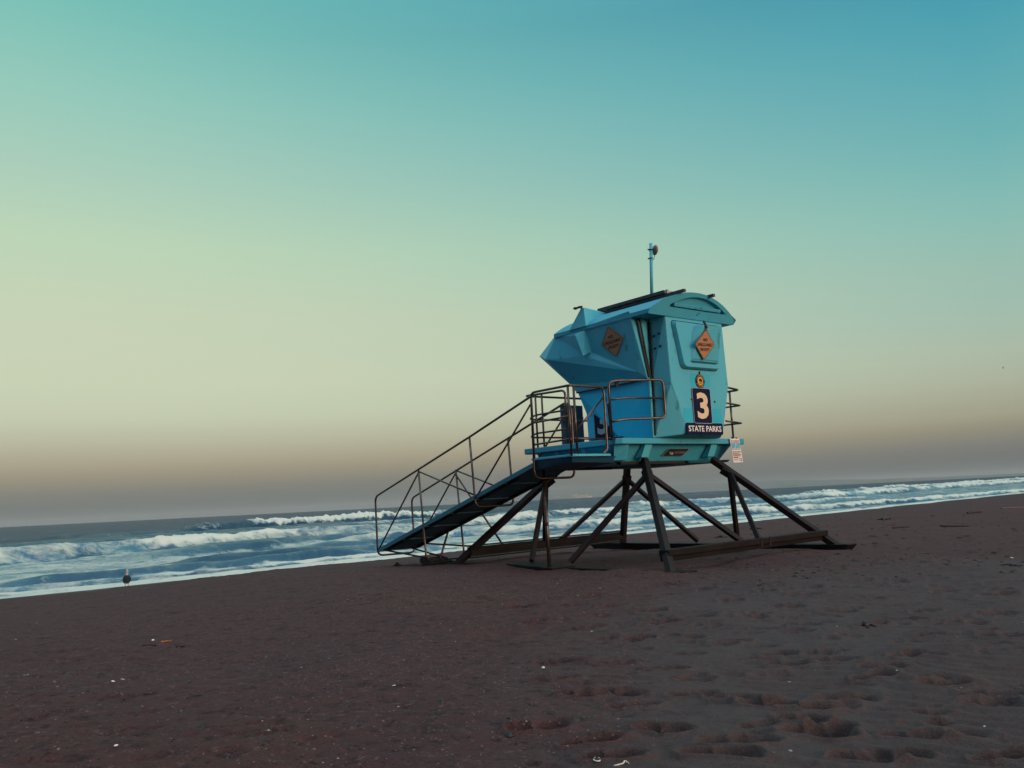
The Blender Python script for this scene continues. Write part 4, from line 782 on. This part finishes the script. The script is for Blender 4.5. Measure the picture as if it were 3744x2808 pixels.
def flyer(d, dist, span, label, bank):
    mb = MB(); s = span/2
    mb.rings([[(a*math.cos(2*math.pi*k/8), y, a*.8*math.sin(2*math.pi*k/8)) for k in range(8)] for y, a in ((-.25*s, .01*s), (-.12*s, .07*s), (.08*s, .10*s), (.2*s, .06*s), (.32*s, .015*s))])
    for sg in (-1, 1):
        a = [(0, .10*s, .02), (sg*.45*s, .16*s, .26*s), (sg*s, -.06*s, .12*s), (sg*.45*s, -.06*s, .24*s), (0, -.10*s, .02)]
        mb.loft(a, [(p[0], p[1], p[2]+.02*s) for p in a])
    o = mb.build('flying_bird', mat('dark_bird_feathers', (.05, .05, .055), .8, c2=(.07, .07, .07)), None, weld=False)
    o.location = Vector((0, 0, 2))+Vector(d)*dist; o.rotation_euler = (.1, bank, 1.1); tag(o, label, 'bird')
flyer((.4885, .8661, .1066), 150, .85, 'small dark bird flying in the open sky far right of the tower', .3)
flyer((-.0806, .9967, .0052), 220, 1.0, 'tiny dark bird gliding low over the surf beyond the ramp', -.5)

# ------------------------------------------------------------------ litter, driftwood and kelp on the sand
wood = mat('dark_wet_driftwood', (.018, .013, .012), .85, c2=(.03, .02, .018), nscale=20, bump=.3, bscale=60)
pale = mat('pale_driftwood', (.30, .12, .05), .8, c2=(.25, .10, .04), nscale=18, bump=.2, bscale=60)
shellm = mat('bleached_shell', (.72, .68, .62), .6, c2=(.6, .55, .5), nscale=40)
kelpm = mat('dark_kelp', (.012, .010, .010), .5, c2=(.025, .018, .014), nscale=25)
def stick(pts, r, label, m=wood, taper=.5, twig=None):
    P = [Vector((x, y, ground(x, y)+r*.7)) for x, y in pts]; c = P[0]; mb = MB(); n = 8; rs = []
    Q = []
    for a, b in zip(P, P[1:]):
        for k in range(4): Q.append(a.lerp(b, k/4))
    Q.append(P[-1]); rg = random.Random(len(label))
    for i, q in enumerate(Q):
        d = (Q[min(i+1, len(Q)-1)]-Q[max(i-1, 0)]).normalized(); x = d.cross(Vector((0, 0, 1))).normalized(); y = x.cross(d); rr = r*(1-(1-taper)*i/len(Q))*rg.uniform(.8, 1.15)
        rs.append([q-c+x*rr*math.cos(2*math.pi*k/n)+y*rr*math.sin(2*math.pi*k/n) for k in range(n)])
    mb.rings(rs)
    if twig: mb.tube([Q[len(Q)//2]-c, Q[len(Q)//2]-c+Vector(twig)], r*.5, 6)
    o = mb.build('driftwood_stick', m, None, weld=False); o.location = c; tag(o, label, 'driftwood', 'sticks of driftwood on the sand'); return o
stick([(-3.86, 9.56), (-3.82, 9.58), (-3.755, 9.59)], .011, 'short bright orange stick on the dark sand at left', pale, .8)
stick([(-3.97, 9.36), (-3.89, 9.38), (-3.83, 9.38)], .009, 'thin dark stick lying just left of the orange stick', twig=(-.01, .03, .02))
stick([(-3.58, 9.28), (-3.54, 9.30), (-3.50, 9.295)], .014, 'stubby dark stick right below the orange stick', wood, .4)
stick([(-2.86, 6.76), (-2.82, 6.775), (-2.77, 6.79)], .005, 'straight thin dark twig left of the forked twig in the lower left')
stick([(-2.44, 6.52), (-2.41, 6.60), (-2.36, 6.60)], .005, 'forked dark twig standing out of the lower left sand', twig=(-.04, -.01, .015))
stick([(14.66, 29.11), (15.0, 29.30), (15.3, 29.4)], .03, 'thick dark driftwood branch on the upper right beach', twig=(.2, .1, .05))
stick([(17.0, 31.4), (17.5, 31.55), (18.3, 31.7)], .022, 'long pale grey driftwood branch farthest up the right beach', mat('grey_driftwood', (.16, .12, .10), .85, c2=(.11, .08, .07), nscale=12), twig=(-.2, 0, .06))
stick([(9.2, 22.0), (9.4, 22.05), (9.62, 22.0)], .02, 'slim dark driftwood stick right of the tower skid')
stick([(10.3, 21.85), (10.6, 21.8), (10.95, 21.75)], .025, 'bent dark driftwood stick on the mid right sand')
def kelp(x, y, r, label, seed, h=.5):
    rg = random.Random(seed); z = ground(x, y); mb = MB()
    for k in range(9):
        a = rg.uniform(0, 6.28); l = r*rg.uniform(.6, 1.3); p = [(0, 0, r*h*.5)]
        for s in (1, 2, 3): p.append((math.cos(a)*l*s/3+rg.uniform(-.2, .2)*r, math.sin(a)*l*s/3+rg.uniform(-.2, .2)*r, max(.004, r*h*rg.uniform(.2, .9)*(1-s/3.3))))
        mb.tube(p, r*rg.uniform(.05, .10), 7, .02*r)
    mb.rings([[(q*math.cos(2*math.pi*k/10)*r*(.5+.1*math.sin(3*k+seed)), q*math.sin(2*math.pi*k/10)*r*.45, zz*r*h) for k in range(10)] for q, zz in ((1, 0), (.9, .5), (.55, .9), (.1, 1.0))])
    o = mb.build('kelp_clump', kelpm, None, weld=False); o.location = (x, y, z); tag(o, label, 'seaweed', 'clumps of kelp on the sand')
kelp(3.0, 7.95, .075, 'small black kelp clump beside a footprint on the right foreground', 2, .8)
kelp(4.9, 21.6, .17, 'dark kelp clump on the sand seen under the middle of the tower', 4)
kelp(6.9, 26.2, .20, 'dark kelp tangle near the water seen between the right tower legs', 5)
kelp(6.4, 11.66, .12, 'flat dark kelp scrap at the right edge of the beach', 6, .3)
kelp(11.6, 28.2, .24, 'low dark kelp mound farthest right up the beach', 7, .35)
kelp(-2.62, 18.9, .10, 'little dark kelp knot on the sand at left near the wash', 9, .7)
def shells():
    spots = [((-3.30, 8.75), 'bright white shell'), ((-3.06, 4.98), 'x'), ((3.35, 4.78), 'y')]
    def shell(x, y, r, label, sd):
        rg = random.Random(sd); mb = MB(); n = 12
        mb.rings([[(q*r*math.cos(2*math.pi*k/n)*(1+.08*math.sin(5*k)), q*r*.75*math.sin(2*math.pi*k/n), zz*r) for k in range(n)] for q, zz in ((1, 0), (.92, .14), (.6, .32), (.15, .4))])
        o = mb.build('seashell', shellm, None, weld=False); o.location = (x, y, ground(x, y)+.002); o.rotation_euler = (rg.uniform(-.3, .3), rg.uniform(-.3, .3), rg.uniform(0, 6)); tag(o, label, 'shell', 'white seashells on the sand')
    shell(-4.02, 9.75, .020, 'white shell alone on the sand left of the orange stick', 1)
    shell(-3.33, 7.30, .016, 'white shell in the left foreground above the footprints', 2)
    shell(-2.42, 5.35, .018, 'white shell beside the footprints near the bottom left', 3)
    shell(3.02, 4.95, .018, 'white shell alone in the bottom right footprints', 4)
    shell(.13, 7.05, .020, 'white shell on the sand below the tower in the middle', 5)
    shell(-.96, 6.55, .016, 'small white shell left of the middle foreground', 6)
    shell(7.0, 12.8, .035, 'white shell among dark grit at the far right', 7)
shells()
x, y = .355, 4.62; z = ground(x, y); mb = MB(); mb.tube([(.018*math.cos(a)-.02, .03*math.sin(a)+.05, .008) for a in [R(-240+k*30) for k in range(11)]], .004, 6, .004); o = mb.build('shell_ring', shellm, None, weld=False); o.location = (x, y, z); tag(o, 'white horseshoe shaped shell ring at the bottom centre', 'shell')
mb = MB(); mb.tube([(-.05, -.05, .006), (.0, -.035, .01), (.03, -.02, .012), (.04, .005, .02)], .006, 6, .02); mb.tube([(.03, .0, .015), (.045, .02, .02), (.06, .012, .015)], .004, 6, .01); mb.tube([(.05, .005, .012), (.068, -.002, .012), (.072, -.02, .008)], .0035, 6, .01); o = mb.build('bleached_twig', shellm, None, weld=False); o.scale = (.65, .65, .65); o.location = (.44, 4.60, ground(.44, 4.60)); tag(o, 'bleached white twig with curled ends at the bottom centre', 'twig')
def grit(name, n, m, smin, smax, label, fn, seed, flat=.5):
    rg = np.random.default_rng(seed); mb = MB(); k = 0
    while k < n:
        x, y = fn(rg)
        p = RNG.random()
        z = ground(x, y); s = rg.uniform(smin, smax)*(1 if rg.random() < .9 else 1.7); a = rg.uniform(0, 6.28); l = rg.uniform(.7, 1.6)
        ca, sa = math.cos(a), math.sin(a); q = [(-l, -.5, 0), (l, -.4, 0), (l*.8, .5, 0), (-l*.7, .6, 0), (-l*.4, .1, flat*rg.uniform(.7, 1.6)), (l*.4, -.1, flat*rg.uniform(.7, 1.6))]
        i = mb.add([(x+s*(u*ca-v*sa), y+s*(u*sa+v*ca), z-.002+s*w) for u, v, w in q])
        for f in ((0, 1, 5, 4), (1, 2, 5), (2, 3, 4, 5), (3, 0, 4)): mb.face([i+j for j in f])
        k += 1
    o = mb.build(name, m, None, weld=False); tag(o, label, kind='stuff')
def band(rg):
    if rg.random() < .5: y = rg.normal(12.4, .9); x = rg.uniform(-3.5, 6.5); y += .1*x
    else: y = 1/rg.uniform(1/22, 1/5.); x = rg.uniform(-.62, .12)*y
    return x, y
def right(rg): y = 1/rg.uniform(1/34, 1/11.); return rg.uniform(.2, .62)*y, y
def allb(rg): y = 1/rg.uniform(1/30, 1/4.5); return rg.uniform(-.64, .64)*y, y
grit('shell_fragments', 900, mat('shell_grit', (.22, .16, .125), .7, c2=(.15, .105, .085), nscale=30), .004, .010, 'pale shell fragments strewn over the dark sand', band, 5, .5)
grit('white_shell_chips', 70, mat('dull_shell_chip', (.45, .42, .38), .7, c2=(.36, .33, .3), nscale=40), .006, .012, 'tiny white shell chips strewn over the sand', allb, 8, .5)
grit('kelp_crumbs', 900, kelpm, .008, .020, 'dark seaweed crumbs strewn over the sand', band, 6, .5)
grit('wrack_bits', 420, wood, .015, .05, 'dark wrack scraps strewn over the right beach', right, 7, .35)

# ------------------------------------------------------------------ haze
mb = MB(); mb.box((-32000, -32000, -4.6), (32000, 32000, 185)); hz = mb.build('haze', [], None)
hm = bpy.data.materials.new('sea_haze'); hm.use_nodes = True; t = hm.node_tree; t.nodes.clear(); o = t.nodes.new('ShaderNodeOutputMaterial'); v = t.nodes.new('ShaderNodeVolumePrincipled'); t.links.new(v.outputs[0], o.inputs['Volume'])
v.inputs['Color'].default_value = (.78, .80, .80, 1); v.inputs['Density'].default_value = 3.5e-5; v.inputs['Anisotropy'].default_value = 0
hz.data.materials.append(hm); tag(hz, 'thin sea haze over the bay', kind='stuff')
